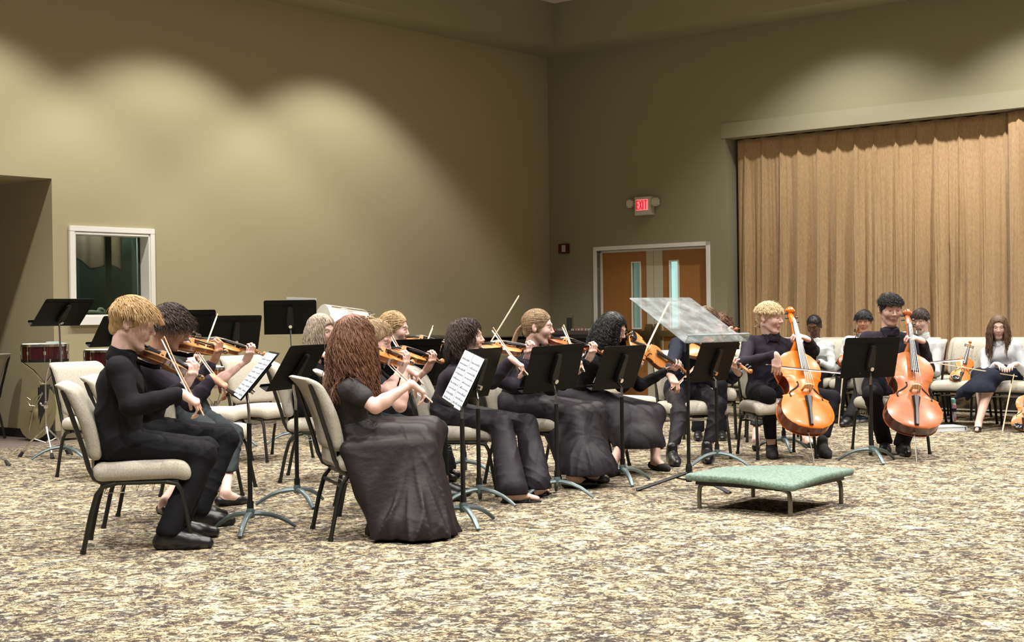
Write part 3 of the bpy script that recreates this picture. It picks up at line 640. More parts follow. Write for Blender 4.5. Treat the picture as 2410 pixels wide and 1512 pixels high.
H_AUB = hairmat('auburn_hair', (.070, .026, .014), (.24, .115, .066)); H_ASH = hairmat('ash_blond_hair', (.16, .115, .085), (.52, .43, .34)); H_DBL = hairmat('dark_blond_hair', (.16, .095, .05), (.44, .31, .18)); H_HONEY = hairmat('honey_blond_hair', (.28, .16, .07), (.66, .48, .27)); H_BRN = hairmat('brown_hair', (.05, .026, .014), (.20, .12, .07))
def cloth(name, c, c2=None, rough=.85, sheen=0., b=.22): return mat(name, c, rough, spec=.2, sheen=sheen, noise=((10, 10, 10), c2 or tuple(x*1.5 for x in c), 4, .3), bump=((24, 24, 34), b, .012))
H_PALE = hairmat('pale_blond_hair', (.42, .29, .14), (.80, .64, .40))
C_BLACK = cloth('black_cotton', (.0055, .0055, .007)); C_CHAR = cloth('charcoal_shirt', (.016, .013, .021), (.024, .020, .030)); C_NAVY = cloth('navy_shirt', (.008, .010, .020)); C_BLKT = cloth('black_trouser_wool', (.005, .005, .007)); C_SKIRT = cloth('dark_plum_skirt', (.0125, .0095, .011), (.020, .0155, .017), .5, .0, .2)
C_PLUM = cloth('dark_grey_plum_wool', (.010, .008, .0115), (.017, .0138, .019), .6, .0, .2); C_JEAN = cloth('washed_black_denim', (.014, .018, .021), (.032, .040, .044)); C_WHITE = cloth('white_shirt', (.56, .60, .60), (.66, .69, .69), .8, .0, .12); C_WHITEK = cloth('white_knit', (.54, .57, .62), (.64, .66, .70), .85, 0., .12); C_VELV = mat('black_velvet', (.0045, .003, .0035), .7, sheen=.0, noise=((26, 26, 26), (.012, .008, .010), 3, .1), bump=((30, 30, 30), .5, .01))
M_SHOE = mat('black_leather', (.010, .010, .012), .33, spec=.5); M_SUEDE = mat('black_suede', (.016, .014, .014), .9); M_SOLE = mat('shoe_sole', (.03, .025, .02), .7)
def unit(v): v = np.array(v, float); return v/(np.linalg.norm(v)+1e-12)
def solve(px, py, cons=(), planes=(), Y0=10., rng=1.1):
    d = ray(px, py); ts = np.linspace(Y0-rng, Y0+rng, 900)/d[1]; P = CP[None]+ts[:, None]*d[None]; c = 0
    for p, L, w in cons: c = c+w*(np.linalg.norm(P-np.array(p), axis=1)-L)**2
    for p, n, w in planes: c = c+w*((P-np.array(p))@np.array(n))**2
    return P[np.argmin(c)]
def ik(S, Wp, a, b, hint):
    S = np.array(S); Wp = np.array(Wp); v = Wp-S; L = np.linalg.norm(v); k = max(1, L/(a+b)*1.005); a *= k; b *= k
    x = (a*a-b*b+L*L)/(2*L); h = math.sqrt(max(a*a-x*x, 0)); u = v/L; hp = np.array(hint)-u*np.dot(hint, u); return S+u*x+unit(hp)*h
def hand(F, W_, d, n, side, curl, s, spread=.06, tc=.5):
    d = unit(d); n = unit(np.array(n)-d*np.dot(n, d)); t = np.cross(d, n)*(1 if side == 'R' else -1)
    offs = (.027, .009, -.009, -.026); kd = (.086, .089, .085, .077); ln = ((.042, .026, .021), (.046, .029, .022), (.042, .027, .021), (.033, .021, .018))
    F.cone(W_, W_+d*.03*s, .0255*s, .026*s, .01, flat=(n, .72))
    for i in range(4):
        K = W_+(d*kd[i]+t*offs[i])*s; F.cone(W_+(d*.01+t*offs[i]*.55)*s, K, .0150*s, .0112*s, .012); F.cone(K, K-n*.003, .0108*s, k=.004)
        a = 0; p = K; c = curl[i] if isinstance(curl, (list, tuple)) and isinstance(curl[0], (list, tuple)) else curl; r = (.0092, .0084, .0076, .0064)
        for j in range(3):
            a += math.radians(c[j]); dd = unit(d*math.cos(a)+n*math.sin(a)+t*offs[i]/.027*spread); q = p+dd*ln[i][j]*s
            F.cone(p, q, r[j]*s*(.9 if i == 3 else 1), r[j+1]*s*(.9 if i == 3 else 1), .0035); p = q
    b = W_+(d*.018+t*.020)*s; F.cone(b, b+(d*.03+t*.012+n*.006)*s, .0165*s, .0125*s, .012); p = b+(d*.03+t*.012+n*.006)*s
    q = p+unit(d*.6+t*(.75-tc*.9)+n*tc)*.034*s; F.cone(p, q, .0112*s, .0095*s, .005); q2 = q+unit(d*.8+t*(.3-tc*.6)+n*tc*1.1)*.028*s; F.cone(q, q2, .0093*s, .0072*s, .004)
def head_field(s, neck, nr, female):
    lo = np.minimum((-.125, -.15, -.14), neck-.10); hi = np.maximum((.125, .155, .155), neck+.10)
    f = Field(lo, hi, .0042 if HI else .0052); fw = .93 if female else 1.
    f.ell((0, -.014, .036), (.076, .097, .088), 0); f.ell((0, .030, -.015), (.062*fw, .060, .082), .03)
    f.cone((0, .030, -.062), (0, .062, -.098), .038, .0175 if female else .021, .02)
    for x in (-1, 1):
        f.cone((x*.050*fw, -.010, -.045), (x*.022, .055, -.094), .020, .0165, .018); f.ell((x*.038, .062, -.018), (.025, .024, .026), .02)
        f.cone((x*.040, .074, .036), (x*.012, .086, .032), .0095, .0085, .012)
    f.cone((0, .083, .026), (0, .1065, -.015), .0078, .0085, .010); f.ell((0, .1055, -.018), (.0100, .0105, .0088), .006)
    for x in (-1, 1):
        f.ell((x*.0105, .0960, -.0225), (.0070, .0095, .0062), .005); f.ell((x*.031, .096, .012), (.0165, .0130, .0100), .010, sub=True)
        f.cone((x*.019, .0800, .0150), (x*.032, .0815, .0175), .0050, .0055, .003).cone((x*.032, .0815, .0175), (x*.044, .0755, .0145), .0055, .0045, .003); f.cone((x*.022, .0790, .0015), (x*.041, .0755, .0025), .0045, .004, .004)
        R = Matrix.Rotation(x*.35, 3, 'Z'); R = [[R[i][j] for j in range(3)] for i in range(3)]
        f.ell((x*.0800, -.014, .004), (.0085, .0195, .0315), .006, R=R); f.ell((x*.0895, -.009, .008), (.0055, .0105, .019), .004, sub=True, R=R); f.cone((x*.081, -.006, -.012), (x*.080, -.008, -.024), .007, .006, .004)
    f.cone((-.020, .0825, -.0535), (0, .0900, -.0510), .0034, .0042, .005); f.cone((.020, .0825, -.0535), (0, .0900, -.0510), .0034, .0042, .005); f.cone((-.012, .0845, -.0620), (.012, .0845, -.0620), .0054, .0054, .006); f.cone((0, .088, -.030), (0, .0865, -.046), .006, .007, .01)
    f.cone((-.02, .0890, -.0570), (0, .0985, -.0565), .0020, .0024, .002, sub=True); f.cone((.02, .0890, -.0570), (0, .0985, -.0565), .0020, .0024, .002, sub=True)
    f.cone((0, -.028, -.035), neck, nr, nr*1.1, .02)
    for x in (-1, 1): f.cone((x*.045, -.03, -.05), np.array(neck)+np.array((x*.02, .015, 0)), .012, .012, .02)
    return f
def strands(n, rnd, up, length, r, wave, freq, spheres, comb=(0, -.3, -.6), zmin=-.02, front=.06, part=0., curl=False, out=1.06, grav=.35, cent=(0, -.014, .036), rad=(.076, .097, .088), helix=1., thin=.35):
    """locks of hair in head space: lists of points"""
    C = np.array(cent); R = np.array(rad)*out; res = []; k = 0
    while len(res) < n and k < n*30:
        k += 1; v = unit(rnd.normal(size=3)); p = C+v*R
        if p[2] < zmin or (p[1] > front and p[2] < .095) or (p[1] > .02 and p[2] < .05): continue
        cm = np.array(comb, float); dr = unit(cm+np.array((v[0]*1.1, v[1]*.5, 0))*(.6)+rnd.normal(size=3)*.12)
        if part: dr = unit(dr+np.array((math.copysign(part, v[0]), 0, -.3)))
        L = length*(.75+.5*rnd.random()); m = 12 if length > .12 else 7; st = L/m; pts = [p.copy()]; ph = rnd.random()*6.28
        q = p.copy()
        for i in range(m):
            dr = unit(dr*(1-grav)+up*-grav); q = q+dr*st
            e = (q-C)/R; l = np.linalg.norm(e)
            if l < 1.02: q = C+e/l*1.02*R
            for sc, sr in spheres:
                w = q-sc; l = np.linalg.norm(w)
                if l < sr: q = sc+w/l*sr
            pts.append(q.copy())
        pts = np.array(pts)
        bad = (np.abs(pts[:, 0]) < .058) & (pts[:, 1] > .045) & (pts[:, 2] > -.125) & (pts[:, 2] < .030)
        if length > .12: bad |= (np.abs(pts[:, 0]) < .045) & (pts[:, 1] > .06) & (pts[:, 2] <= .05) & (pts[:, 2] > -.2)
        if bad.any():
            j = int(np.argmax(bad))
            if j < 4 or length > .12: continue
            pts = pts[:j]; m = j-1; L = L*j/len(bad)
        tt = np.arange(m+1)/m
        if wave:
            if curl: # resample for tight curls
                mm = max(int(length/.012), 10); ti = np.linspace(0, 1, mm); pts = np.stack([np.interp(ti, tt, pts[:, a]) for a in range(3)], 1); tt = ti
            s = tt*L*freq+ph; side = unit(np.cross(up, v)+1e-3); amp = wave*np.clip(tt*3, 0, 1)
            pts = pts+side[None]*(np.sin(s)*amp)[:, None]+unit(np.cross(side, up)+1e-3)[None]*(np.cos(s)*amp*helix)[:, None]
        m2 = len(pts); rr = r*(.7+.5*rnd.random())*np.clip(np.minimum(.55+tt*2, (1.05-tt)*1.6+thin*.4), .12, 1); res.append((pts, rr))
    return res
def slick(n, rnd, tie, r, zmin=-.02, front=.098, over=1.075, wav=.0015):
    C = np.array((0, -.014, .036)); R_ = np.array((.078, .101, .091)); e1 = unit((np.array(tie)-C)/R_); res = []; k = 0
    while len(res) < n and k < n*40:
        k += 1; v = unit(rnd.normal(size=3)); p = C+v*R_
        if p[2] < zmin or (p[1] > front and p[2] < .095) or (p[1] > .03 and p[2] < .055): continue
        w = math.acos(max(-1, min(1, v@e1)))
        if w > 2.7 or w < .15: continue
        t = np.linspace(0, 1, 12)[:, None]; q = (np.sin((1-t)*w)*v+np.sin(t*w)*e1)/math.sin(w); q = q/np.linalg.norm(q, axis=1)[:, None]
        P = C+q*R_*(over+.02*rnd.random()+.015*np.sin(t*math.pi))+rnd.normal(size=3)*.001+np.sin(t*22+rnd.random()*6)*wav
        res.append((P, r*(.7+.6*rnd.random())*np.clip(np.minimum(.4+t[:, 0]*3, (1.1-t[:, 0])*3), .2, 1)))
    return res
def strand_mesh(res, n=5, flat=.6):
    Vs = []; Fs = []; o = 0
    for pts, rr in res:
        m = len(pts); T = np.gradient(pts, axis=0); T /= np.linalg.norm(T, axis=1)[:, None]+1e-9
        A = np.cross(T, pts-np.array((0, -.02, .03))); A /= np.linalg.norm(A, axis=1)[:, None]+1e-9; B = np.cross(A, T)
        th = np.arange(n)*2*math.pi/n
        V = pts[:, None]+rr[:, None, None]*(A[:, None]*np.cos(th)[None, :, None]+B[:, None]*np.sin(th)[None, :, None]*flat)
        Vs.append(V.reshape(-1, 3)); i = np.arange(m-1)[:, None]*n; k = np.arange(n)[None]; k2 = (k+1) % n
        Fs.append(np.stack([i+k, i+k2, i+n+k2, i+n+k], 2).reshape(-1, 4)+o); o += m*n
    return np.concatenate(Vs), np.concatenate(Fs)
def hair_parts(style, rnd, up, neck, sh):
    """returns list of (V,F) in head space. sh: spheres to stay outside of"""
    f = Field((-.15, -.20, -.22), (.15, .16, .19), .0055 if HI else .0065); P = []
    def cap(g=0., zlow=-.055, ears=True, fl=0.):
        f.ell((0, -.016, .040), (.082+g, .104+g, .094+g), 0); f.cone((0, -.05, .0), (0, -.062, zlow+.02), .062+g, .048, .02)
        f.ell((0, .125+fl, -.012), (.108, .090, .100), .008, sub=True); 
        f.ell((0, .02, -.085), (.13, .052, .075), .01, sub=True)
        if ears:
            for x in (-1, 1): f.ell((x*.088, -.012, .002), (.026, .026, .034), .008, sub=True)
        f.plane((0, 0, zlow), (0, .25, -1), .01)
    def S(n, rnd_, up_, ln, r, *a, **k): q = 7.5 if HI else 3.5; P.append(strand_mesh(strands(int(n*q), rnd_, up_, ln, r*(.25 if HI else .38), *a, **k), 4))
    if style == 'swept_blond':
        cap(.005, -.055); S(330, rnd, up, .062, .0075, .003, 60, sh, comb=(0, .45, -.15), zmin=.06, front=.10, grav=.14, out=1.13); S(150, rnd, up, .030, .006, 0, 0, sh, comb=(0, .1, -.9), zmin=.015, front=.05, grav=.2, out=1.08)
        S(110, rnd, up, .068, .008, .003, 40, sh, comb=(0, .8, -.1), zmin=.095, front=.2, grav=.24, out=1.17)
    elif style == 'swept_up':
        cap(.003, -.045); S(300, rnd, up, .040, .0085, .005, 90, sh, comb=(.5, .1, .15), zmin=.06, front=.11, grav=.22, out=1.10); S(120, rnd, up, .026, .006, 0, 0, sh, comb=(0, -.2, -.9), zmin=.01, front=.05, grav=.2, out=1.06)
    elif style == 'curly_short':
        cap(.006, -.05); S(330, rnd, up, .085, .0085, .0075, 110, sh, comb=(0, .25, -.35), zmin=.02, front=.105, grav=.2, out=1.13); S(60, rnd, up, .08, .009, .008, 110, sh, comb=(0, .7, -.4), zmin=.07, front=.2, grav=.3, out=1.17)
    elif style == 'dark_short':
        cap(.002, -.055); S(260, rnd, up, .034, .0085, .006, 160, sh, comb=(0, .5, .1), zmin=.06, front=.105, grav=.15, out=1.08); S(120, rnd, up, .025, .006, 0, 0, sh, comb=(0, 0, -.9), zmin=-.0, grav=.2, out=1.06)
    elif style == 'fringe_short':
        cap(.004, -.05); S(260, rnd, up, .055, .0085, .0015, 30, sh, comb=(.4, .5, -.1), zmin=.05, front=.11, grav=.22, out=1.08); S(120, rnd, up, .03, .007, 0, 0, sh, comb=(0, .1, -.9), zmin=.02, front=.05, grav=.2, out=1.06)
        S(70, rnd, up, .062, .009, .002, 30, sh, comb=(.8, .5, -.1), zmin=.09, front=.2, grav=.26, out=1.12)
    elif style == 'bob':
        cap(.008, -.06, False); S(260, rnd, up, .155, .0105, .012, 50, sh, comb=(0, -.35, -.45), zmin=.02, front=.015, grav=.36, out=1.15, part=.4); S(50, rnd, up, .10, .009, .006, 55, sh, comb=(0, .35, -.2), zmin=.105, front=.14, grav=.28, out=1.16, part=1.1)
    elif style == 'long_auburn':
        cap(.008, -.06, False); S(330, rnd, up, .37, .0125, .017, 36, sh, comb=(0, -.2, -.5), zmin=.02, front=.09, grav=.40, out=1.14, part=.45, thin=.9); S(110, rnd, up, .36, .011, .014, 48, sh, comb=(0, .1, -.5), zmin=.04, front=.1, grav=.42, out=1.15, part=.6, thin=.9)
    elif style == 'wavy_mid':
        cap(.008, -.06, False); S(300, rnd, up, .235, .0115, .010, 44, sh, comb=(0, -.25, -.5), zmin=.02, front=.035, grav=.42, out=1.13, part=.5, thin=.9)
    elif style == 'long_brown':
        cap(.006, -.06, False); S(230, rnd, up, .34, .0095, .008, 40, sh, comb=(0, .12, -.5), zmin=.04, front=.1, grav=.45, out=1.10, part=.8, thin=.9)
    elif style == 'curly_long':
        cap(.008, -.06, False); S(330, rnd, up, .42, .0078, .013, 110, sh, comb=(0, -.45, -.35), zmin=.02, front=.04, grav=.34, out=1.14, part=.45, curl=True, thin=.9); P.append(strand_mesh(slick(320, rnd, (0, -.10, .05), .0032, zmin=.03, over=1.12)))
    elif style == 'curly_fluff':
        cap(.01, -.06, False); S(260, rnd, up, .17, .0075, .012, 120, sh, comb=(0, -.2, .1), zmin=-.0, front=.07, grav=.25, out=1.15, curl=True)
    elif style in ('bun', 'updo', 'ponytail', 'slick'):
        cap(.002, -.05, True); P.append(strand_mesh(slick(800 if HI else 400, rnd, {'bun': (0, -.09, .10), 'updo': (0, -.11, .0), 'ponytail': (0, -.11, .012), 'slick': (0, -.11, .02)}[style], .0021, wav=.003 if style in ('bun', 'updo') else .0008)))
        if style == 'bun': f.ell((0, -.108, .085), (.036, .034, .036), .01); P.append(strand_mesh(strands(90, rnd, up, .06, .007, .006, 120, [], comb=(0, 0, 0), zmin=0, front=1, grav=.05, out=1, cent=(0, -.112, .085), rad=(.038, .036, .038))))
        if style == 'updo': f.ell((0, -.115, -.012), (.048, .036, .045), .015); P.append(strand_mesh(strands(160, rnd, up, .07, .008, .008, 110, [], comb=(0, -.2, 0), zmin=-.2, front=.02, grav=.05, out=1, cent=(0, -.10, -.005), rad=(.055, .045, .055))))
        if style == 'ponytail':
            L = []
            for i in range(70):
                a = rnd.random()*6.28; q = rnd.random()**.5*.020; p0 = np.array((q*math.cos(a), -.108+q*math.sin(a)*.6, .015)); m = 11; pts = [p0]; dr = unit((0, -.9, -.5)); LL = .30+.06*rnd.random()
                for j in range(m):
                    dr = unit(dr*.72-up*.28+rnd.normal(size=3)*.02); x = pts[-1]+dr*LL/m
                    for sc, sr in sh:
                        w = x-sc; l = np.linalg.norm(w)
                        if l < sr: x = sc+w/l*sr
                    pts.append(x)
                t = np.linspace(0, 1, m+1); L.append((np.array(pts), .0055*np.clip(np.minimum(1, (1.03-t)*1.5), .1, 1)))
            P.append(strand_mesh(L))
    P.append(f.mesh()); return P
HI = True
PEOPLE = []
def person(label, base, az, neck, head, face, style, hair, sk, s=1., female=False, Y=None, hipoff=(0, 0), top='long', topm=None, bot='trousers', botm=None, kneeR=None, kneeL=None, footR=None, footL=None, toeR=None, toeL=None,
           shoe='oxford', shoem=None, violin=None, scroll=None, vmat=None, vlab='', vnorm=None, vfar=True, vgrip=.72, bowtip=None, bowL=.74, bowlab='', bowfrog=None, bowstick=None, bowfar=True, handR=None, handL=None, elbR=None, elbL=None,
           hem=.30, hemc=None, seat=.525, cello=None, glasses=False, collar=True, seed=1, torso=None, chestm=None, vkind='violin', vname='violin', neckline=0., kneeY=None, hidden=False, watch=None, Rcurl=None, Lcurl=None, headL=None, plain_hands=None, _hands=None, drape_over=0., skirt_extra=()):
    global HI
    rnd = np.random.default_rng(seed); bx, by = base; HI = by < 12.6
    Fw = np.array((math.cos(math.radians(az)), math.sin(math.radians(az)), 0.)); Lf = np.array((-Fw[1], Fw[0], 0.)); Up = np.array((0, 0, 1.))
    root = empty('person', (bx, by, 0), label=label, cat='person'); B = np.array((bx, by, 0.)); PEOPLE.append(root)
    hip = np.array((bx, by, seat))+Fw*(-.10+hipoff[0])+Lf*hipoff[1]; hs = .088*s*(1.02 if female else 1)
    TL = torso or (.50 if female else .53)*s
    nk = solve(*neck, cons=[(hip, TL, 1.)], planes=[(hip, Lf, .6)] if abs(Lf[1]) > .5 else [(hip+Fw*.06, Fw, 1.5)], Y0=by); up = unit(nk-hip); lat = unit(Lf-up*np.dot(Lf, up)); fw = np.cross(lat, up)
    fa, fp, fr = face; fd = np.array((math.cos(math.radians(fa))*math.cos(math.radians(fp)), math.sin(math.radians(fa))*math.cos(math.radians(fp)), math.sin(math.radians(fp))))
    hd = solve(*head, cons=[(nk, .155*s, 2.)], planes=[(nk+fd*.03, (0, 1., 0), .5)], Y0=by)
    DN = np.linalg.norm(nk-hip); zl = unit(Up-fd*np.dot(Up, fd)); xl = np.cross(fd, zl); q = math.radians(fr); zl, xl = zl*math.cos(q)+xl*math.sin(q), xl*math.cos(q)-zl*math.sin(q)
    HR = np.stack([xl, fd, zl], 1); hsz = s*(.97 if female else 1.0)
    toL = lambda p: (np.array(p)-hd)@HR/hsz; toW = lambda V: (V*hsz)@HR.T+hd
    sw = (.150 if female else .168)*s; shR = nk-up*.060*s-lat*sw; shL = nk-up*.060*s+lat*sw; shR = shR+fw*.0; shL = shL+fw*.02
    ua, fa_ = .285*s, .245*s
    # ---------- the instrument first: it fixes the hands
    vM = None; hands = {}
    if violin is not None:
        ex = hd+fd*.075*s-Up*.105*s+lat*.05*s+fw*.02
        pe = solve(*violin, planes=[(ex, (0, 1., 0), 1.)], Y0=by); tot = {'viola': .665}.get(vkind, .595); ps = on_sphere(*scroll, pe, tot, vfar)
        zn = np.array(vnorm if vnorm is not None else (Up*1.-lat*.45)); Mx = frame(pe, ps-pe, zn); vo = instrument(vname, vkind, vmat, vlab, vkind); vo.matrix_world = Mx
        vx, vy, vz = [np.array(Mx.col[i][:3]) for i in range(3)]; L_, NK_ = (.40, .142) if vkind == 'viola' else (.356, .13); ribz = .045
        N_ = pe+vx*(L_+NK_*vgrip)+vz*ribz
        d = unit(vz*1.-vy*.30-vx*.08); n = np.cross(d, vx); Wl = N_-d*.085*s-n*.030*s-vx*.012
        hands['L'] = (Wl, d, n, Lcurl or ((22, 55, 40), (20, 60, 42), (25, 58, 40), (30, 50, 35)), .45)
        if bowtip is not None:
            hp = np.array(handR[:2]) if handR else None
            # frog: pixel given; the stick has to cross the strings near the bridge
            br = pe+vx*(L_*.56)+vz*(ribz+.035)
            br = br+vz*.012; dv = br-CP; bp = np.array((1205+FPX*(dv@CR)/(dv@CF), 756-FPX*(dv@CU)/(dv@CF))); pf, pt_ = np.array(bowfrog, float), np.array(bowtip, float)
            tq = float(np.clip(np.dot(bp-pf, pt_-pf)/np.dot(pt_-pf, pt_-pf), .22, .8)); dq = ray(*(pf+(pt_-pf)*tq)); Q = CP+dq*(np.dot(br-CP, dq)/np.dot(dq, dq)); rt = unit(ray(*bowtip)); best = None
            for yy in np.linspace(-.02, .62, 130):
                A_ = at(bowfrog[0], bowfrog[1], Y=Q[1]-(yy if bowfar else -yy)); e = Q-A_; w0 = A_-CP; aa, bb, cc_ = e@e, e@rt, 1.; d0, e0 = e@w0, rt@w0; den = aa*cc_-bb*bb
                if den < 1e-9: continue
                T1 = A_+e*((bb*e0-cc_*d0)/den); er = abs(np.linalg.norm(T1-A_)-bowL)+(.0 if np.dot(T1-Q, e) > 0 else 1)
                if best is None or er < best[0]: best = (er, A_, T1)
            fr0 = best[1]; tip0 = best[2]
            tip = fr0+unit(tip0-fr0)*bowL; bd = unit(tip-fr0); hsd = unit(-vz+bd*np.dot(vz, bd)); make_bow(bowlab, fr0, tip, hsd, bowstick, bowL)
            dn = unit(Fw*.80-Up*.42-Lf*.05+hsd*.15); dn = unit(dn-bd*np.dot(dn, bd)*.35); Wr = fr0+bd*.045-dn*.092*s+Up*.022
            hands['R'] = (Wr, dn, np.cross(bd, dn), Rcurl or ((38, 38, 20), (44, 42, 22), (44, 42, 24), (36, 44, 26)), .8)
    if _hands: hands.update(_hands)
    if plain_hands:
        for sd, px, py, loc, d, n, cu in plain_hands:
            Wp = solve(px, py, planes=[(hip+Fw*loc, Fw, 1.)], Y0=by); hands[sd] = (Wp, unit(Fw*d[0]+Lf*d[1]+Up*d[2]), unit(Fw*n[0]+Lf*n[1]+Up*n[2]), cu, .5)
    for sd, sh_, sg in (('R', shR, -1), ('L', shL, 1)):
        if sd not in hands: hands[sd] = (hip+Fw*.34+Lf*sg*.09+Up*.11, unit(Fw*.8-Lf*sg*.5-Up*.15), -Up, (25, 25, 15), .3)
    arms = {}
    for sd, sh_, sg, ep in (('R', shR, -1, elbR), ('L', shL, 1, elbL)):
        Wp = hands[sd][0]
        arms[sd] = solve(*ep, cons=[(sh_, ua, 1.), (Wp, fa_, .7)], planes=[(sh_+lat*sg*.05, Lf, .8)] if abs(Lf[1]) > .5 else [], Y0=by, rng=.7) if ep else ik(sh_, Wp, ua, fa_, -Up+lat*sg*.35)
    # ---------- legs
    th, sn = .44*s, .43*s; legs = {}
    for sd, sg, kp, fp_, tp in (('R', -1, kneeR, footR, toeR), ('L', 1, kneeL, footL, toeL)):
        H_ = hip+Lf*sg*hs; A = at(fp_[0], fp_[1], z=fp_[2] if len(fp_) > 2 else .085) if fp_ else hip*np.array((1, 1, 0))+Fw*.44+Lf*sg*.11+Up*.085
        K = solve(*kp, cons=[(H_, th, 1.), (A, sn, 1.)], planes=[(hip+Lf*sg*.12, Lf, .3)] if abs(Lf[1]) > .5 else [], Y0=by) if kp else ik(H_, A, th, sn, Fw+Up*.8)
        fdir = unit((at(*tp, z=.03)-A)*np.array((1, 1, 0))) if tp else Fw; legs[sd] = (H_, K, A, fdir)
    # ---------- body: head and neck, torso, arms with hands, shins and feet in one mesh
    parts = []; nr = (.046 if female else .054); nl = toL(nk-up*.01); f = head_field(s, nl, nr, female); V, F = f.mesh(); Vw = toW(V); parts.append((Vw, F))
    cen = V[np.array(F)].mean(1); lips = (np.abs(cen[:, 0]) < .0215) & (cen[:, 1] > .081) & (cen[:, 2] < -.0480-.12*np.abs(cen[:, 0])) & (cen[:, 2] > -.0680+.30*np.abs(cen[:, 0]))
    tf = lambda pts, pad, h: Field(np.min(pts, 0)-pad, np.max(pts, 0)+pad, h)
    def torso_cones(g, f, k=.05, arms_=None, r1=.055, r2=.043, r3=.034, fem=female):
        w = (.90 if fem else 1.)*s; wa = hip+up*.36*DN; ch = hip+up*.68*DN
        f.cone(hip-lat*.06*w, hip+lat*.06*w, (.112*w+g), k=0); f.cone(wa-lat*.05*w, wa+lat*.05*w, .088*w+g, k=k)
        for sg in (-1, 1):
            f.cone(hip+lat*sg*.065*w, wa+lat*sg*.052*w, .108*w+g, .088*w+g, k); f.cone(wa+lat*sg*.052*w, ch+lat*sg*.075*w, .090*w+g, .098*w+g, k)
            S = shL if sg > 0 else shR; f.cone(ch+lat*sg*.07*w, S-up*.01, .092*w+g, .052*w+g, k); f.cone(nk-up*.042, S, .043*w+g*.6, .050*w+g, .04)
            if fem: f.ell(ch+up*.0+fw*.075*w+lat*sg*.062*w, (.052+g, .052+g, .055+g), .04)
        f.cone(ch, nk-up*.045, .095*w+g, .042*w+g*.5, k)
    allp = [hip, nk, shR, shL, arms['R'], arms['L']]
    f = tf([hip, nk, shR, shL], .17, .013); torso_cones(-.012, f); parts.append(f.mesh())
    wr = {}
    for sd in 'RL':
        Wp, d, n, cu, tc = hands[sd]; E_ = arms[sd]; S = shR if sd == 'R' else shL; tipp = Wp+d*.19; h = .0036 if HI else .0050
        ax = unit(Wp-E_); st = Wp-ax*.11
        f = tf([st, Wp, Wp+d*.14*s, Wp+d*.08*s+n*.06], .045, h); f.cone(st, Wp, .031*s*(.88 if female else 1), .0245*s*(.9 if female else 1), k=0, flat=(unit(n-ax*np.dot(n, ax)), .85)); hand(f, Wp, d, n, sd, cu, s*(.93 if female else 1.), tc=tc); parts.append(f.mesh())
        f = tf([S, E_, st], .08, .008); fm = .88 if female else 1.; f.cone(S, E_, (.050 if top == 'none' or top == 'short' else .040)*s*fm, (.040 if top != 'long' else .032)*s*fm, k=0); m_ = E_+(Wp-E_)*.25; ql = 1 if top != 'long' else .80; f.cone(E_, m_, .040*s*fm*ql, .0425*s*fm*ql, .02); f.cone(m_, st+ax*.03, .0425*s*fm*ql, .030*s*fm, .02); parts.append(f.mesh())
    for sd in 'RL':
        H_, K, A, fdir = legs[sd]; f = tf([K, A, A+fdir*.2], .09, .009); lk = .95 if bot == 'skirt' else .74; f.cone(K, K+(A-K)*.3, .050*s*lk, .054*s*lk, k=0); f.cone(K+(A-K)*.3, A, .054*s*lk, .033*s, .03)
        sk_foot = shoe in ('flat', 'sandal'); f.cone(A-Up*.02, A+fdir*.05-Up*.035, .034*s, .030*s, .02); f.cone(A+fdir*.05-Up*.035, A+fdir*.155-Up*.062, .029*s, .020*s, .02, flat=(Up, .8)); f.cone(A-fdir*.03-Up*.05, A+fdir*.05-Up*.05, .027, .027, .015); parts.append(f.mesh())
    me = mesh_np('body', parts, lambda V: V-B); o = link('body', me, sk, root); mi = np.zeros(len(me.polygons), np.int32); mi[:len(lips)][lips] = 1; me.polygons.foreach_set('material_index', mi)
    # eyes and brows
    ev = MB()
    for x in (-.031, .031):
        c = np.array((x, .0735, .0085)); pr = [(.0115*math.sin(a), .0115*math.cos(a)) for a in np.linspace(.02, 3.1, 13)]; n0 = len(ev.f); ev.lathe(pr, 14, tuple(c), ax='y')
        for i in range(n0, len(ev.f)):
            if np.mean([ev.v[j][1] for j in ev.f[i]])-c[1] > .0092: ev.mi[i] = 1
    ev.v = [tuple(toW(np.array(p))-B) for p in ev.v]; ev.obj('eyes', [M_EYEW, M_IRIS], root)
    f = Field((-.06, .06, .02), (.06, .11, .055), .003)
    for x in (-1, 1): f.cone((x*.017, .0915, .0365), (x*.035, .0865, .041), .0022, .0027, k=0).cone((x*.035, .0865, .041), (x*.049, .0735, .036), .0026, .0018, .003)
    link('eyebrows', mesh_np('eyebrows', [f.mesh()], lambda V: toW(V)-B), hair, root)
    sph = [(toL(nk-up*.05), .10), (toL(shR), .075), (toL(shL), .075), (toL(nk-up*.17), .13), (toL((nk+hd)/2), .062), (toL(nk-up*.12+lat*.09), .10), (toL(nk-up*.12-lat*.09), .10)]
    if style: link('hair', mesh_np('hair', hair_parts(style, rnd, toL(hd+Up)/np.linalg.norm(toL(hd+Up)), nl, sph), lambda V: toW(V)-B), hair, root)
    if glasses:
        g = MB()
        for x in (-.032, .032):
            ring = [(x+.022*math.cos(a)*(1), .098, .008+.017*math.sin(a)) for a in np.linspace(0, 6.2832, 17)]; g.tube(ring, .0016, 5, up=(0, 1, 0)); g.tube([(x*1.68, .096, .014), (x*2.5, .05, .014), (x*2.62, -.01, .012)], .0014, 5)
        g.tube([(-.011, .1, .012), (0, .103, .015), (.011, .1, .012)], .0014, 5); g.v = [tuple(toW(np.array(p))-B) for p in g.v]; g.obj('glasses', mat('glasses_gold', (.75, .55, .42), .2, metal=.8), root)
    # ---------- clothes
    ph = rnd.random(6)*6.28
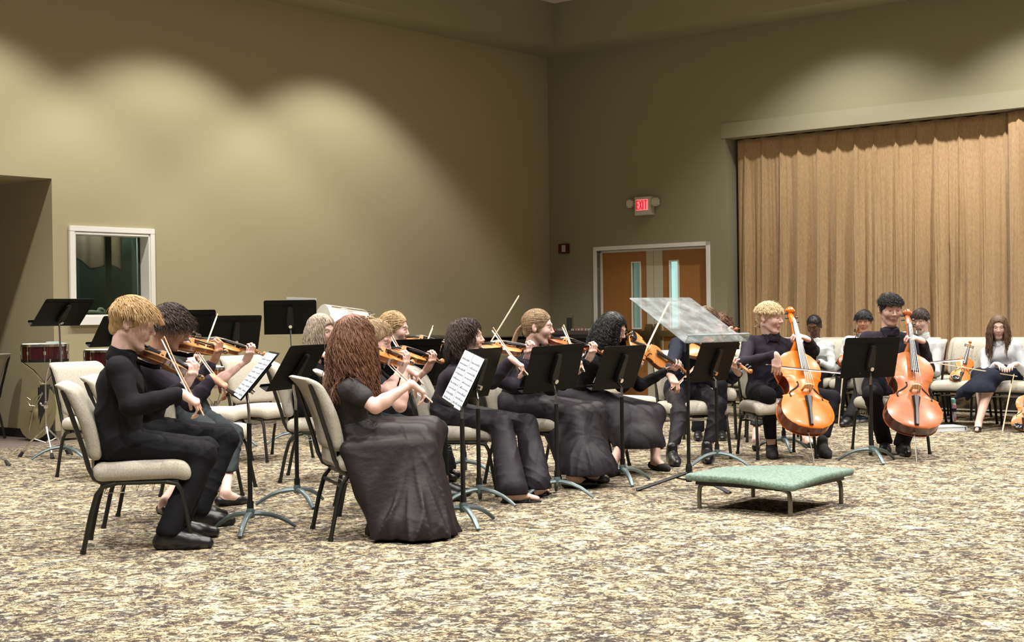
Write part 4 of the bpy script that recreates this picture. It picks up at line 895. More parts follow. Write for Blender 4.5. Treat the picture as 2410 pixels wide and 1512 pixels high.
    def folds(a, fr=1.):
        def fn(x, y, z):
            w1 = 1.6*np.sin(9*x+ph[1])+1.6*np.sin(11*z+7*y+ph[2]); w2 = 1.5*np.sin(10*z+ph[3])+1.4*np.sin(8*y-6*x+ph[4])
            u = fr*21*(.75*x+.5*y+z)+w1*1.3+ph[0]; v = fr*19*(-.7*x-.45*y+z)+w2*1.3+ph[5]
            m1 = np.clip(.45+.9*np.sin(8*x+5*z+ph[2])*np.sin(7*z-6*y+ph[0]), 0, 1); m2 = np.clip(.45+.9*np.sin(7*x-8*z+ph[4])*np.sin(6*z+8*y+ph[3]), 0, 1)
            return -a*1.5*(m1*(1-np.abs(np.sin(u)))**2.5+m2*(1-np.abs(np.sin(v)))**2.5)+a*.35
        return fn
    pts = [hip, nk, shR, shL]
    if top == 'long': pts += [arms['R'], arms['L'], hands['R'][0], hands['L'][0]]
    else: pts += [shR+(arms['R']-shR)*.5, shL+(arms['L']-shL)*.5]
    f = tf(pts, .16, .0085 if HI else .0105); torso_cones(.006, f)
    for sd in 'RL':
        E_ = arms[sd]; S = shR if sd == 'R' else shL; Wp = hands[sd][0]; fm = .93 if female else 1.
        if top == 'long':
            st = Wp-unit(Wp-E_)*.025; f.cone(S-up*.0, E_, .057*s*fm, .049*s*fm, .014); f.cone(E_, E_+(st-E_)*.5, .049*s*fm, .044*s*fm, .02); f.cone(E_+(st-E_)*.5, st, .044*s*fm, .034*s*fm, .012); f.cone(st-unit(st-E_)*.045, st, .039*s*fm, .037*s*fm, .004)
        elif top == 'short': e = S+(E_-S)*.50; f.cone(S, e, .064*s*fm, .062*s*fm, .014)
    f.disp(folds(.0055 if top != 'none' else .002))
    if collar:
        cu_ = unit(hd-nk); f.cone(nk-up*.02, nk+cu_*.010*s, nr*s*1.25, nr*s*1.15, .008)
        fc = unit(fd-cu_*np.dot(fd, cu_)); fc = unit(fw-cu_*np.dot(fw, cu_)); g2 = Field(np.minimum(nk-.13, nk+fc*.09-.06), np.maximum(nk+.13, nk+fc*.09+.06), .0042); n1 = nk+cu_*.030*s; R1 = nr*s
        g2.cone(nk-up*.012, n1, R1*1.42, R1*1.26, k=0).cone(nk-up*.02, nk+cu_*.07, R1*1.14, R1*1.10, k=.002, sub=True).plane(n1+fc*R1*0, cu_).plane(nk-up*.028, -up); g2.ell(nk+fc*R1*1.55+cu_*.035, (.026, .026, .040), .004, sub=True)
        for sg in (-1, 1):
            a0 = nk+fc*R1*1.12+lat*sg*R1*.42+cu_*.006; a1 = nk+fc*R1*.75+lat*sg*R1*1.05+cu_*.012; a2 = a0+lat*sg*.026-up*.050*s+fc*.012; fn_ = unit(fc+lat*sg*.5)
            g2.cone(a0, a2, .010, .005, .004, flat=(fn_, .4)); g2.cone(a1, a2, .012, .005, .004, flat=(fn_, .4)); g2.cone(a0, a1, .012, .012, .004, flat=(fn_, .5))
        link('collar', mesh_np('collar', [g2.mesh()], lambda V: V-B), topm, root)
    if neckline: f.ell(nk+fw*.05*s, (neckline, neckline, neckline*.8), .01, sub=True)
    if top == 'none':
        for S, sg in ((shR, -1), (shL, 1)): f.ell(S+lat*sg*.03+up*.01, (.075, .085, .085), .01, sub=True)
    f.plane(hip-Up*.06, (0, 0, -1.)) if bot != 'x' else None
    link({'long': 'shirt', 'short': 'blouse', 'none': 'sleeveless_top'}[top], mesh_np('shirt', [f.mesh()], lambda V: V-B), topm, root)
    if bot == 'skirt':
        drape_ = drape_over
        (HR_, KR, AR, _), (HL_, KL, AL, _) = legs['R'], legs['L']; km = (KR+KL)/2; am = np.array([(AR[0]+AL[0])/2, (AR[1]+AL[1])/2, hem])+Fw*.02; dz = (km[2]-hem)/.45
        sp_ = .05+.07*dz; ex_ = 0.
        if hemc: am = at(hemc[0], hemc[1], z=hem); sp_ = hemc[2]*.45; ex_ = hemc[2]*.55-.10
        f = tf([hip, KR, KL, am+Lf*(sp_+.18), am-Lf*(sp_+.18), am+Fw*.2, am-Fw*.2]+[at(q[3], q[4], Y=q[5]) for q in skirt_extra], .13, .0095 if HI else .011); w = s*(.92 if female else 1)
        f.cone(hip+up*.13*s-lat*.05*w, hip+up*.13*s+lat*.05*w, .098*w, k=0); f.cone(hip-lat*.065*w, hip+lat*.065*w, .118*w, k=.05)
        for H_, K in ((HR_, KR), (HL_, KL)): f.cone(H_, K, .108*s, .082*s, .05)
        f.cone(hip, km, .10*s, .075*s, .05)
        f.cone(km+Fw*.0-Up*.03, am, .09*s, .10+.035*dz+max(ex_, 0), .06)
        if hemc: f.cone(hip+Fw*.24-Up*.02, am-Fw*.02, .09*s, .09+max(ex_, 0), .06); f.plane((0, 0, hem), (0, 0, -1.))
        for sg, K in ((-1, KR), (1, KL)): f.cone(K-Up*.01, am+Lf*sg*sp_*.8, .080*s, .075+.055*dz, .05)
        if drape_over:
            for i in range(8): t = i/7; f.cone(hip+Fw*(-.06+.44*t)-Lf*.225-Up*.05, am+Fw*(-.20+.36*t)-Lf*.10*drape_over, .045, .05, .05)
        cx, cy = km[0], km[1]; z1 = km[2]+.03
        def fn(x, y, z):
            t = np.clip((z1-z)/(z1-hem+.01), 0, 1); a = np.arctan2(y-am[1], x-am[0]); rd = lambda q: 2.2*(1-np.abs(np.sin(q)))**2-.6; return -.012*dz*t**1.4*(rd(a*4+ph[0]+1.2*np.sin(t*3+ph[1]))+.6*rd(a*7.5+ph[2]-1.5*t))+folds(.0025)(x, y, z)
        f.disp(fn); f.plane((0, 0, hem), (0, 0, -1.))
        for q in skirt_extra: f.cone(at(q[0], q[1], Y=q[2]), at(q[3], q[4], Y=q[5]), q[6], q[7], .02)
        link('skirt', mesh_np('skirt', [f.mesh()], lambda V: V-B), botm, root)
    else:
        parts = []; f = tf([hip]+[legs[q][i] for q in 'RL' for i in (0, 1, 2)], .15, .009 if HI else .011); w = s*(.93 if female else 1)
        f.cone(hip+up*.07*s-lat*.055*w, hip+up*.07*s+lat*.055*w, .102*w, k=0); f.cone(hip-lat*.065*w, hip+lat*.065*w, .116*w, k=.05)
        for q in 'RL':
            H_, K, A, fdir = legs[q]; f.cone(H_, K, .090*w, .063*s, .03)
            if bot == 'wide': f.cone(K, A+Up*.0, .072*s, .098*s, .03)
            elif bot == 'slim': f.cone(K, A+(K-A)*.2, .064*s, .046*s, .03)
            elif bot == 'cropped': f.cone(K, A+(K-A)*.3, .068*s, .058*s, .03)
            else: f.cone(K, A+Up*.01, .064*s, .060*s, .03)
        f.disp(folds(.005, 1.1)); zc = {'wide': .055, 'slim': .15, 'cropped': .20}.get(bot, .075); f.plane((0, 0, zc), (0, 0, -1.)); link('trousers', mesh_np('trousers', [f.mesh()], lambda V: V-B), botm, root)
    for sd in 'RL':
        H_, K, A, fdir = legs[sd]; sdv = np.array((-fdir[1], fdir[0], 0)); ls = s*(.9 if female else 1.); A0 = A*np.array((1, 1, 0)); lift = A[2]-.085
        f = tf([A0-fdir*.08, A0+fdir*.21*ls, A0+Up*(.17+lift)], .055, .005 if HI else .0065)
        zz = lambda z: Up*(z+lift)
        if shoe in ('oxford', 'boot', 'sneaker'):
            f.cone(A0-fdir*.045+zz(.038), A0+fdir*.10*ls+zz(.034), .038*ls, .044*ls, k=0); f.cone(A0+fdir*.10*ls+zz(.034), A0+fdir*.178*ls+zz(.026), .044*ls, .030*ls, .02); f.cone(A0-fdir*.02+zz(.075), A0+fdir*.05*ls+zz(.06), .038*ls, .034*ls, .025)
            f.cone(A0+fdir*.05*ls+zz(.062), A0+fdir*.12*ls+zz(.04), .032*ls, .030*ls, .02)
            if shoe != 'oxford': f.cone(A0-fdir*.01+zz(.07), A0-fdir*.005+zz(.13), .042*ls, .041*ls, .02)
            for q in range(4): c = A0+fdir*(.055+.018*q)*ls+zz(.095-.012*q-(.0)); f.cone(c-sdv*.018, c+sdv*.018, .003, .003, .002)
        elif shoe == 'flat':
            f.cone(A0-fdir*.045+zz(.034), A0+fdir*.10*ls+zz(.026), .033*ls, .037*ls, k=0); f.cone(A0+fdir*.10*ls+zz(.026), A0+fdir*.17*ls+zz(.020), .037*ls, .024*ls, .02)
            f.cone(A0-fdir*.0+zz(.095), A0+fdir*.085*ls+zz(.075), .038, .034, .006, sub=True)
        else:
            f.cone(A0-fdir*.045+zz(.0), A0+fdir*.17*ls+zz(.0), .034*ls, .034*ls, k=0); f.plane(A0+zz(.012), (0, 0, 1)); f.cone(A0+fdir*.115*ls-sdv*.042+zz(.008), A0+fdir*.12*ls+zz(.050), .006, k=.003); f.cone(A0+fdir*.115*ls+sdv*.042+zz(.008), A0+fdir*.12*ls+zz(.050), .006, k=.003); f.cone(A0-fdir*.048+zz(.0), A0-fdir*.05+zz(.035), .020, .012, .005)
        f.plane(A0+zz(.002), (0, 0, -1.)); link('shoe', mesh_np('shoe', [f.mesh()], lambda V: V-B), shoem or M_SHOE, root)
    return dict(hip=hip, nk=nk, hd=hd, fw=Fw, lat=lat, hands=hands, arms=arms, legs=legs, B=B, root=root, fd=fd)
# ================================================================ furniture in its places
CH = lambda *a, **k: chair(*a, **k)
CH(-1.975, 7.565, 12, 'oat upholstered chair of the blond boy, nearest chair at the left front')
CH(-2.095, 8.435, 6, 'oat upholstered chair of the dark haired violinist beside the blond boy')
CH(-2.09, 9.82, 0, 'oat upholstered chair of the third violinist, its front leg right of her flat shoe')
CH(-3.10, 10.92, -38, 'empty oat upholstered chair left of the blond boy, before the snare drum stand')
CH(-2.47, 11.72, -6, 'empty oat upholstered chair behind the jeans knee of the third violinist')
CH(-2.06, 12.12, -42, 'empty oat upholstered chair turned frontward behind the sheet music of the first stand')
CH(-1.42, 10.55, 2, 'oat upholstered chair of the ash blond girl in the sleeveless top')
CH(-.80, 7.89, 19, 'oat upholstered chair seen from behind under the auburn haired girl')
CH(-.82, 8.80, 10, 'oat upholstered chair of the girl with curly hair in a bun')
CH(-.92, 10.35, 0, 'oat upholstered chair of the honey blond violinist with the updo')
CH(-.355, 9.62, -8, 'oat upholstered chair of the bob haired violinist in wide trousers')
CH(.10, 10.27, -12, 'oat upholstered chair of the violinist with the ponytail')
CH(.55, 11.0, -18, 'oat upholstered chair of the curly haired viola player with glasses')
CH(.92, 12.55, -55, 'empty oat upholstered chair between the two viola players')
CH(1.45, 11.75, -80, 'oat upholstered chair of the viola player behind the clear stand')
CH(2.13, 11.71, -82, 'oat upholstered chair of the blond cellist')
CH(3.12, 11.95, -88, 'oat upholstered chair of the dark haired cellist')
CH(2.38, 13.22, -98, 'oat upholstered chair half hidden behind the blond cellist')
CH(1.86, 13.62, -98, 'oat upholstered chair of the player with reddish curls behind the clear stand')
vs = [4.16, 4.68, 5.20, 5.72, 6.30, 6.84, 7.37, 7.9]
names = ['left end of the front row along the curtain', 'second from the left in the front row along the curtain', 'front row by the curtain, under the girl with slicked back hair', 'front row by the curtain, under the black haired boy', 'front row by the curtain, under the boy with the fringe', 'front row along the curtain, with a violin standing on its seat', 'front row along the curtain, under the girl in the white turtleneck', 'right end of the front row along the curtain']
for v, nm in zip(vs, names):
    p = UV(1.92, v); CH(p[0], p[1], -130, 'oat upholstered chair, '+nm, group='front row of chairs along the curtain')
rear = ['left of the girl with slicked back hair', 'just behind the girl with slicked back hair', 'between the girl with slicked back hair and the black haired boy', 'right of the black haired boy in white', 'behind the boy with the brown fringe', 'behind the upright orange violin', 'behind the girl in the white turtleneck', 'at the right edge of the frame']
for v, nm in zip([x+.12 for x in vs], rear):
    p = UV(1.02, v); CH(p[0], p[1], -130, 'rear row chair '+nm, group='rear row of chairs along the curtain')
p = at(-66, 1036, z=0); CH(p[0]-.05, p[1], 160, 'oat upholstered chair cut off by the left edge of the picture')
def STD(hub, low, Y, az, tilt, label, **k):
    b = at(*hub, z=0) if len(hub) == 2 else np.array(hub); d = at(*low, Y=Y); return music_stand((b[0], b[1]), d, az, tilt, label, **k)
pl = 'black music stand '
lb = pl+'with white pages in front of the blond boy'; sheets_label[(lb, 0)] = 'left page of printed music on the stand before the blond boy'; sheets_label[(lb, 1)] = 'right page of printed music on the stand before the blond boy'
STD((590, 1252), (557, 938), 8.0, 196, 40, lb, sheets=[(-.235, -.005, .004, .31, 0), (.002, .23, .004, .31, 0)], legaz=-92)
STD((700, 1190), (672, 917), 9.06, 160, 32, pl+'left of the auburn haired girl, its empty lip pointing left', legaz=60)
lb = pl+'with the tall white sheet before the auburn haired girl'; sheets_label[(lb, 0)] = 'left tall page of printed music before the auburn haired girl'; sheets_label[(lb, 1)] = 'right tall page of printed music before the auburn haired girl'
STD((1091, 1237), (1062, 955), 8.32, 198, 26, lb, sheets=[(-.23, -.002, .004, .32, 0), (.002, .225, .004, .32, 0)], legaz=-70, deskroll=-6)
STD((1128, 1190), (1106, 937), 9.0, 154, 20, pl+'right behind the stand with the tall white page', legaz=90)
STD((1312, 1170), (1292, 920), 9.7, 133, 20, pl+'in front of the ponytailed violinist', legaz=90, sheets=[(-.235, -.0, .004, .14, 12)], deskroll=-2)
STD((1466, 1138), (1442, 916), 10.15, 139, 22, pl+'before the curly haired player with glasses', legaz=-80, sheets=[(-.25, -.05, .004, .13, 12)])
STD((1688, 1098), (1666, 898), 10.95, 137, 22, pl+'half under the clear stand, before the viola player with boots', legaz=90)
STD((2052, 1088), (2041, 889), 11.35, 108, 16, pl+'in front of the dark haired cellist', legaz=-85)
STD((148, 1080), (130, 767), 12.45, 142, 46, pl+'with a chrome shaft rising behind the snare drum at the left', shaft=M_CHROME, legaz=90)
STD((691, 1044), (684, 787), 13.6, 98, 14, pl+'standing highest, left of the cream drum', shaft=M_CHROME, legaz=90, sheets=[(-.05, .23, .02, .335, 3)])
STD((553, 1050), (549, 823), 13.3, 124, 18, pl+'in the background above the violin of the third violinist', legaz=90)
STD((448, 1052), (446, 810), 13.3, 100, 18, pl+'in the background half hidden behind the dark haired violinist', legaz=90)
STD((266, 1062), (258, 816), 12.9, 150, 34, pl+'behind the neck of the blond boy', legaz=90, sheets=[(.02, .25, .002, .10, 0)])
STD((937, 1145), (948, 905), 9.75, 128, 22, pl+'between the bun haired girl and the honey blond violinist', legaz=60)
STD((1093, 1118), (1060, 905), 10.6, 145, 22, pl+'behind the chair of the bob haired violinist', legaz=90)
STD((1845, 1062), (1848, 905), 12.1, 100, 20, pl+'hidden behind the blond cellist, only its grey feet showing', legaz=-88)
hb = np.array((1.165, 9.60, 0)); lc = np.array((1.335, 9.40, .983))
music_stand(hb, lc, -50, 59.5, 'clear acrylic conductor stand with a black tripod beside the green podium', w=.60, h=.59, lip=.055, clear=True, legaz=190)
# podium
M_GREEN = mat('green_podium_carpet', (.085, .13, .105), .95, noise=((70, 70, 70), (.19, .262, .222), 3, .2), bump=((120, 120, 120), .7, .004))
M_PIPE = mat('worn_steel_pipe', (.16, .145, .10), .45, metal=.6)
c4 = [np.array((1.10, 8.68)), np.array((1.58, 8.29)), np.array((1.99, 8.72)), np.array((1.53, 9.16))]; cc = sum(c4)/4
pd = empty('conductor_podium', (cc[0], cc[1], 0), label='low square conductor podium covered in green carpet on four steel legs', cat='podium')
e1 = c4[1]-c4[0]; e2 = c4[3]-c4[0]; ang = math.atan2(e1[1], e1[0]); hw, hd_ = np.linalg.norm(c4[1]-c4[0])/2+.055, np.linalg.norm(c4[3]-c4[0])/2+.075
pd.rotation_euler = (0, 0, ang)
f = Field((-hw-.05, -hd_-.05, .13), (hw+.05, hd_+.05, .25), .011); f.box((0, 0, .187), (hw, hd_, .022), .02, warp=lambda x, y, z: (x, y, z-.012*(x/hw)*(y/hd_)+.006*np.cos(x*9)*np.cos(y*7)))
link('carpeted_top', mesh_np('carpeted_top', [f.mesh()]), M_GREEN, pd)
for sx in (-1, 1):
    for sy in (-1, 1):
        x, y = sx*(hw-.06), sy*(hd_-.075); MB().tube([(x-sx*.10, y, .152), (x-sx*.03, y, .150), (x-sx*.006, y, .130), (x, y, .09), (x, y, 0)], .0135, 10).obj('leg', M_PIPE, pd)
MB().box((-hw+.05, -hd_+.05, .145), (hw-.05, hd_-.05, .166)).obj('underside_board', M_BLACK, pd, smooth=False)
# ---------------------------------------------------------------- percussion and cabinets at the back
M_SHELL = mat('dark_red_drum_shell', (.022, .003, .004), .15, coat=.7, noise=((30, 30, 3), (.07, .008, .007), 3, .2)); M_HEADW = mat('drum_head', (.72, .70, .62), .5); M_CREAMD = mat('cream_drum_shell', (.74, .71, .58), .35, coat=.4)
def snare(px, py, Y, label, r=.19, h=.145, stand=True, sh=M_SHELL, towel=False):
    c = at(px, py, Y=Y); t = empty('snare_drum', c, label=label, cat='drum')
    MB().lathe([(r*.98, 0), (r, 0), (r, h), (r*.98, h)], 36).obj('shell', sh, t)
    MB().lathe([(r*1.0, h+.004), (r*.97, h+.012)], 36).obj('drum_head', M_HEADW, t)
    for z in (.004, h-.008): MB().lathe([(r*1.0, z-.008), (r*1.035, z-.008), (r*1.035, z+.014), (r*1.0, z+.014)], 36).obj('hoop', M_CHROME if sh is not M_SHELL or z > .1 else M_BLACK, t)
    for k in range(8): a = k*math.pi/4+.3; MB().tube([(r*1.045*math.cos(a), r*1.045*math.sin(a), 0), (r*1.045*math.cos(a), r*1.045*math.sin(a), h)], .004, 6).lathe([(.010, h*.42), (.010, h*.62)], 8, (r*1.02*math.cos(a), r*1.02*math.sin(a), 0)).obj('lug', M_CHROME, t)
    if stand:
        s = empty('drum_stand', (c[0]+.0, c[1], 0), label='chrome stand carrying the '+label, cat='drum stand'); z0 = c[2]
        MB().tube([(0, 0, .20), (0, 0, z0-.17)], .009, 10).lathe([(.015, .42), (.019, .43), (.019, .47), (.015, .48)], 10).obj('pole', M_CHROME, s)
        for k in range(3):
            a = math.radians((180, 300, 55)[k]); q = np.array((math.cos(a), math.sin(a), 0)); MB().tube([(0, 0, .26), q*.14+np.array((0, 0, .13)), q*.21+np.array((0, 0, .04))], .008, 8).tube([(0, 0, .12), q*.10+np.array((0, 0, .155))], .006, 6).obj('leg', M_CHROME, s)
            MB().tube([q*.205+np.array((0, 0, .045)), q*.235+np.array((0, 0, .0))], [.013, .019], 8).obj('rubber_foot', M_BASEB, s)
            MB().tube([(0, 0, z0-.20), q*.10+np.array((0, 0, z0-.08)), q*.19+np.array((0, 0, z0-.012)), q*.21+np.array((0, 0, z0+.02))], .007, 8).obj('basket_arm', M_CHROME, s)
        MB().tube([(0, 0, z0-.19), (-.03, -.02, z0-.19), (-.045, -.02, z0-.165)], .008, 8).obj('wing_nut', M_CHROME, s); MB().tube([(0, 0, .44), (-.035, 0, .45), (-.05, 0, .47)], .007, 8).obj('wing_nut', M_CHROME, s)
    return t
snare(106, 851, 12.55, 'dark red snare drum nearest the alcove')
snare(250, 862, 13.3, 'dark red snare drum half hidden behind the shoulder of the blond boy', stand=False)
p = at(250, 864, Y=13.3); sd = empty('drum_stand', (p[0], p[1], 0), label='stand under the half hidden red snare drum', cat='drum stand'); MB().tube([(0, 0, 0), (0, 0, p[2])], .02, 10).lathe([(.22, 0), (.22, .02)], 20).obj('pole', M_CHROME, sd)
snare(508, 905, 12.3, 'brown snare drum behind the arm of the third violinist', sh=mat('brown_drum_shell', (.22, .07, .02), .25, coat=.6))
p = at(150, 812, Y=12.6); f = Field((-.1, -.08, -.03), (.12, .08, .05), .008); f.cone((-.05, 0, 0), (.05, .02, .0), .028, .02).ell((.02, 0, .012), (.06, .05, .012), .02)
o = link('folded_cloth', mesh_np('folded_cloth', [f.mesh()]), mat('pale_green_cloth', (.35, .47, .44), .9)); o.location = at(126, 812, Y=12.55); tag(o, 'pale green folded cloth on top of the left snare drum', 'cloth')
# drum-stand foot at the left edge
p = at(20, 1097, z=0); t = empty('drum_stand', (p[0]-.26, p[1]+.05, 0), label='chrome stand cut off by the left edge, one black rubber foot showing', cat='drum stand')
MB().tube([(0, 0, .5), (0, 0, .12)], .009, 8).tube([(0, 0, .16), (.24, -.045, .035)], .008, 8).obj('pole', M_CHROME, t); MB().tube([(.235, -.044, .045), (.265, -.05, 0)], [.013, .022], 8).obj('rubber_foot', M_BASEB, t)
# cymbal leaning on the alcove wall
cy = empty('cymbal', at(88, 972, Y=14.25), label='large brass cymbal leaning on its edge against the wall', cat='cymbal'); cy.rotation_euler = (math.radians(76), math.radians(24), math.radians(-38))
M_CYM = mat('cymbal_bronze', (.42, .36, .20), .42, metal=.55, bump=((4, 4, 160), .2, .002))
MB().lathe([(.001, .045), (.03, .042), (.055, .022), (.075, .016), (.27, 0), (.27, -.002), (.07, .013), (.001, .04)], 48).obj('disc', M_CYM, cy)
MB().tube([(0, .0, .05), (0, .0, .09)], .006, 6).obj('stem', M_CHROME, cy)
hg = empty('wire_hanger', (0, 0, 0), label='bent chrome wire hook hanging in front of the cymbal', cat='hook')
W_ = lambda *q: [at(x, y, Y=14.0) for x, y in q]
MB().tube(W_((68, 1014), (70, 1004), (80, 955), (83, 940), (100, 925), (98, 924)), .006, 6).tube(W_((82, 956), (70, 955), (63, 940), (64, 936), (72, 942)), .005, 6).obj('wire', M_CHROME, hg)
MB().tube(W_((83, 956), (100, 926)), .006, 6).tube([at(68, 1012, Y=14.0), at(72, 1030, Y=14.1)], .004, 6).obj('stem', M_CHROME, hg)
o = MB().box((-.05, -.09, 0), (.05, .09, .55)).obj('instrument_case', M_BASEB, smooth=False, bevel=.02); p = at(112, 1036, z=0); o.location = (p[0], p[1]-.05, 0); tag(o, 'narrow black case standing behind the cymbal', 'case')
# cream bass drum
c = at(803, 815, Y=13.9); bd = empty('bass_drum', c, label='cream bass drum with chrome hoops behind the ash blond girl', cat='drum'); bd.rotation_euler = (0, math.radians(8), math.radians(24))
MB().lathe([(.355, -.19), (.36, -.19), (.36, .19), (.355, .19)], 48, ax='x').obj('shell', M_CREAMD, bd)
for x in (-.2, .2): MB().lathe([(.355, x-.022), (.378, x-.022), (.378, x+.022), (.355, x+.022)], 48, ax='x').obj('hoop', M_HEADW if x < 0 else M_CHROME, bd)
for k in range(10): a = k*math.pi/5+.15; MB().tube([(-.2, .385*math.cos(a), .385*math.sin(a)), (.2, .385*math.cos(a), .385*math.sin(a))], .005, 6).tube([(-.03, .372*math.cos(a), .372*math.sin(a)), (.03, .372*math.cos(a), .372*math.sin(a))], .008, 6).obj('tension_rod', M_CHROME, bd)
s = empty('drum_stand', (c[0], c[1], 0), label='cradle stand under the cream bass drum', cat='drum stand'); s.rotation_euler = bd.rotation_euler
mb = MB()
for x in (-.17, .17): mb.tube([(x, -.25, 0), (x, -.22, c[2]-.30)], .014, 8).tube([(x, .25, 0), (x, .22, c[2]-.30)], .014, 8).tube([(x, -.25, .02), (x, .25, .02)], .014, 8)
mb.obj('cradle', M_CHROME, s)
# black cabinets and gear by the far corner
p = UV(2.6, .62); cb = empty('piano', (p[0], p[1], 0), rz=math.atan2(D1[1], D1[0]), label='long low black piano with a closed lid against the left wall near the corner', cat='piano')
f = Field((-1.05, -.45, .70), (1.05, .45, .97), .02); f.box((.1, 0, .84), (.86, .33, .055), .05).ell((-.55, 0, .86), (.42, .36, .09), .05); link('body', mesh_np('body', [f.mesh()]), M_EBONYG, cb)
MB().box((-.7, -.36, .892), (.95, .36, .905)).obj('lid', M_EBONYG, cb, smooth=False, bevel=.004)
for x, y in ((-.7, -.25), (.85, -.25), (.1, .25)): MB().tube([(x, y, 0), (x, y, .8)], [.035, .05], 10).obj('leg', M_EBONYG, cb)
p = UV(.75, .95); cb = empty('equipment_cabinet', (p[0], p[1], 0), rz=math.atan2(D2[1], D2[0]), label='black equipment cabinet in the far corner left of the doors', cat='cabinet')
MB().box((-.48, -.3, 0), (.48, .3, .86)).obj('body', M_BLACK, cb, smooth=False, bevel=.01); MB().box((-.5, -.32, .86), (.5, .32, .90)).obj('top', M_BASEB, cb, smooth=False); MB().tube([(-.22, -.325, .78), (-.18, -.33, .62), (-.2, -.33, .5)], .02, 8).obj('grey_cable', mat('grey_cable', (.2, .2, .17), .6), cb)
mx = empty('mixer', (p[0], p[1], .90), rz=math.atan2(D2[1], D2[0]), label='audio mixer with small silver and red knobs on the corner cabinet', cat='mixer')
MB().box((-.40, -.25, 0), (.42, .2, .06)).obj('chassis', mat('mixer_grey', (.10, .075, .075), .4), mx, smooth=False, bevel=.008)
rr = random.Random(5); mb = MB(); mb2 = MB()
for k in range(60): q = (rr.uniform(-.37, .39), rr.uniform(-.22, .17)); (mb if k % 3 else mb2).lathe([(.010, .06), (.010, .085)], 6, (q[0], q[1], 0))
mb.obj('knobs', mat('knob_silver', (.45, .42, .42), .4), mx); mb2.obj('red_knobs', mat('knob_red', (.35, .04, .03), .4), mx)
o = MB().box((-.035, -.04, 0), (.035, .04, .17)).box((.045, -.004, .0), (.05, .004, .21)).obj('radio_receiver', M_BASEB, smooth=False, bevel=.004); q = at(1340, 768, Y=19.2); o.location = (q[0], q[1], .96); tag(o, 'small upright black receiver with an aerial on the mixer', 'receiver')
o = MB().box((-.08, -.08, 0), (.05, .08, .07)).box((-.02, -.05, .07), (.03, .05, .15)).obj('adapter_box', M_BASEB, smooth=False, bevel=.01); q = at(1243, 780, Y=19.0); o.location = (q[0], q[1], .90); tag(o, 'small black box on the left side of the corner cabinet', 'box')
# ---------------------------------------------------------------- things on the floor by the back row
p = at(2228, 985, z=0); bt = empty('water_bottle', p+np.array((-.05, -.4, 0)), label='white water bottle with a mint lid and pink print under the back row', cat='bottle')
MB().lathe([(.026, 0), (.031, .01), (.032, .16), (.028, .185)], 18).obj('body', mat('bottle_white', (.62, .68, .68), .3, noise=((30, 30, 22), (.60, .22, .30), 2, .03)), bt); MB().lathe([(.033, .10), (.033, .135)], 18).obj('dark_band', M_EBONY, bt); MB().lathe([(.024, .185), (.026, .20), (.026, .23), (.018, .24)], 18).obj('lid', mat('mint_plastic', (.35, .70, .64), .4), bt)
p = at(2222, 1014, z=0); o = empty('ring_binder', p, rz=math.radians(12), label='closed white ring binder lying on the carpet behind the dark haired cellist', cat='binder')
MB().box((-.19, -.13, .0), (.17, .13, .006)).box((-.19, -.13, .040), (.17, .13, .046)).box((.165, -.13, 0), (.172, .13, .046)).obj('cover', mat('binder_white', (.66, .74, .76), .3), o, smooth=False); MB().box((-.18, -.125, .007), (.15, .125, .038)).obj('pages', M_PAPER, o, smooth=False)
p = at(2012, 992, z=0); sh = empty('sneakers', p, rz=math.radians(-80), label='pair of blue and white sneakers under the back row behind the dark haired cellist', cat='shoes')
for i, x in enumerate((-.06, .05)):
    f = Field((x-.06, -.16, -.01), (x+.06, .16, .11), .008); f.cone((x, -.10, .045), (x, .04, .035), .042, .044, 0).cone((x, .04, .035), (x, .12, .028), .044, .032, .02).plane((0, 0, .02), (0, 0, -1)); link('upper', mesh_np('upper', [f.mesh()]), mat('sneaker_blue', (.05, .09, .16), .6), sh)
    MB().prism([(x-.04, -.14), (x+.04, -.14), (x+.046, .05), (x+.03, .14), (x-.03, .14), (x-.046, .05)], 0, .022).obj('sole', mat('sneaker_white', (.75, .77, .78), .6), sh, smooth=False)
# ================================================================ the players
P1 = person('person, blond boy in a black shirt playing violin at the left front', (-1.975, 7.565), 12, (287, 836), (313, 764), (4, -16, 0), 'swept_blond', H_BLOND, SK_FAIR, s=1.08, top='long', topm=C_BLACK, botm=C_BLKT,
   kneeR=(478, 1072), kneeL=(484, 1060), footR=(398, 1255), toeR=(500, 1277), footL=(420, 1235), toeL=(502, 1252), elbR=(308, 958), violin=(335, 838), scroll=(472, 906), vmat=V_BROWN, vlab='brown violin played by the blond boy at the left front', bowtip=(383, 793), bowfrog=(472, 972), bowlab='bow of the blond boy, reddish stick slanting down to his hand', seed=11)
P2 = person('person, violinist with dark wavy hair in a black shirt beside the blond boy', (-2.095, 8.435), 6, (372, 836), (402, 772), (0, -22, 0), 'curly_short', H_DARK, SK_TAN, s=1.04, topm=C_CHAR, botm=C_BLKT,
   kneeR=(535, 1035), kneeL=(528, 1025), footR=(466, 1208), toeR=(552, 1224), footL=(462, 1196), toeL=(540, 1208), elbR=(452, 950), violin=(412, 818), scroll=(532, 842), vmat=V_HONEY, vlab='honey brown violin played by the dark haired violinist beside the blond boy', bowtip=(431, 780), bowfrog=(540, 930), bowlab='bow of the dark haired violinist beside the blond boy', seed=12)
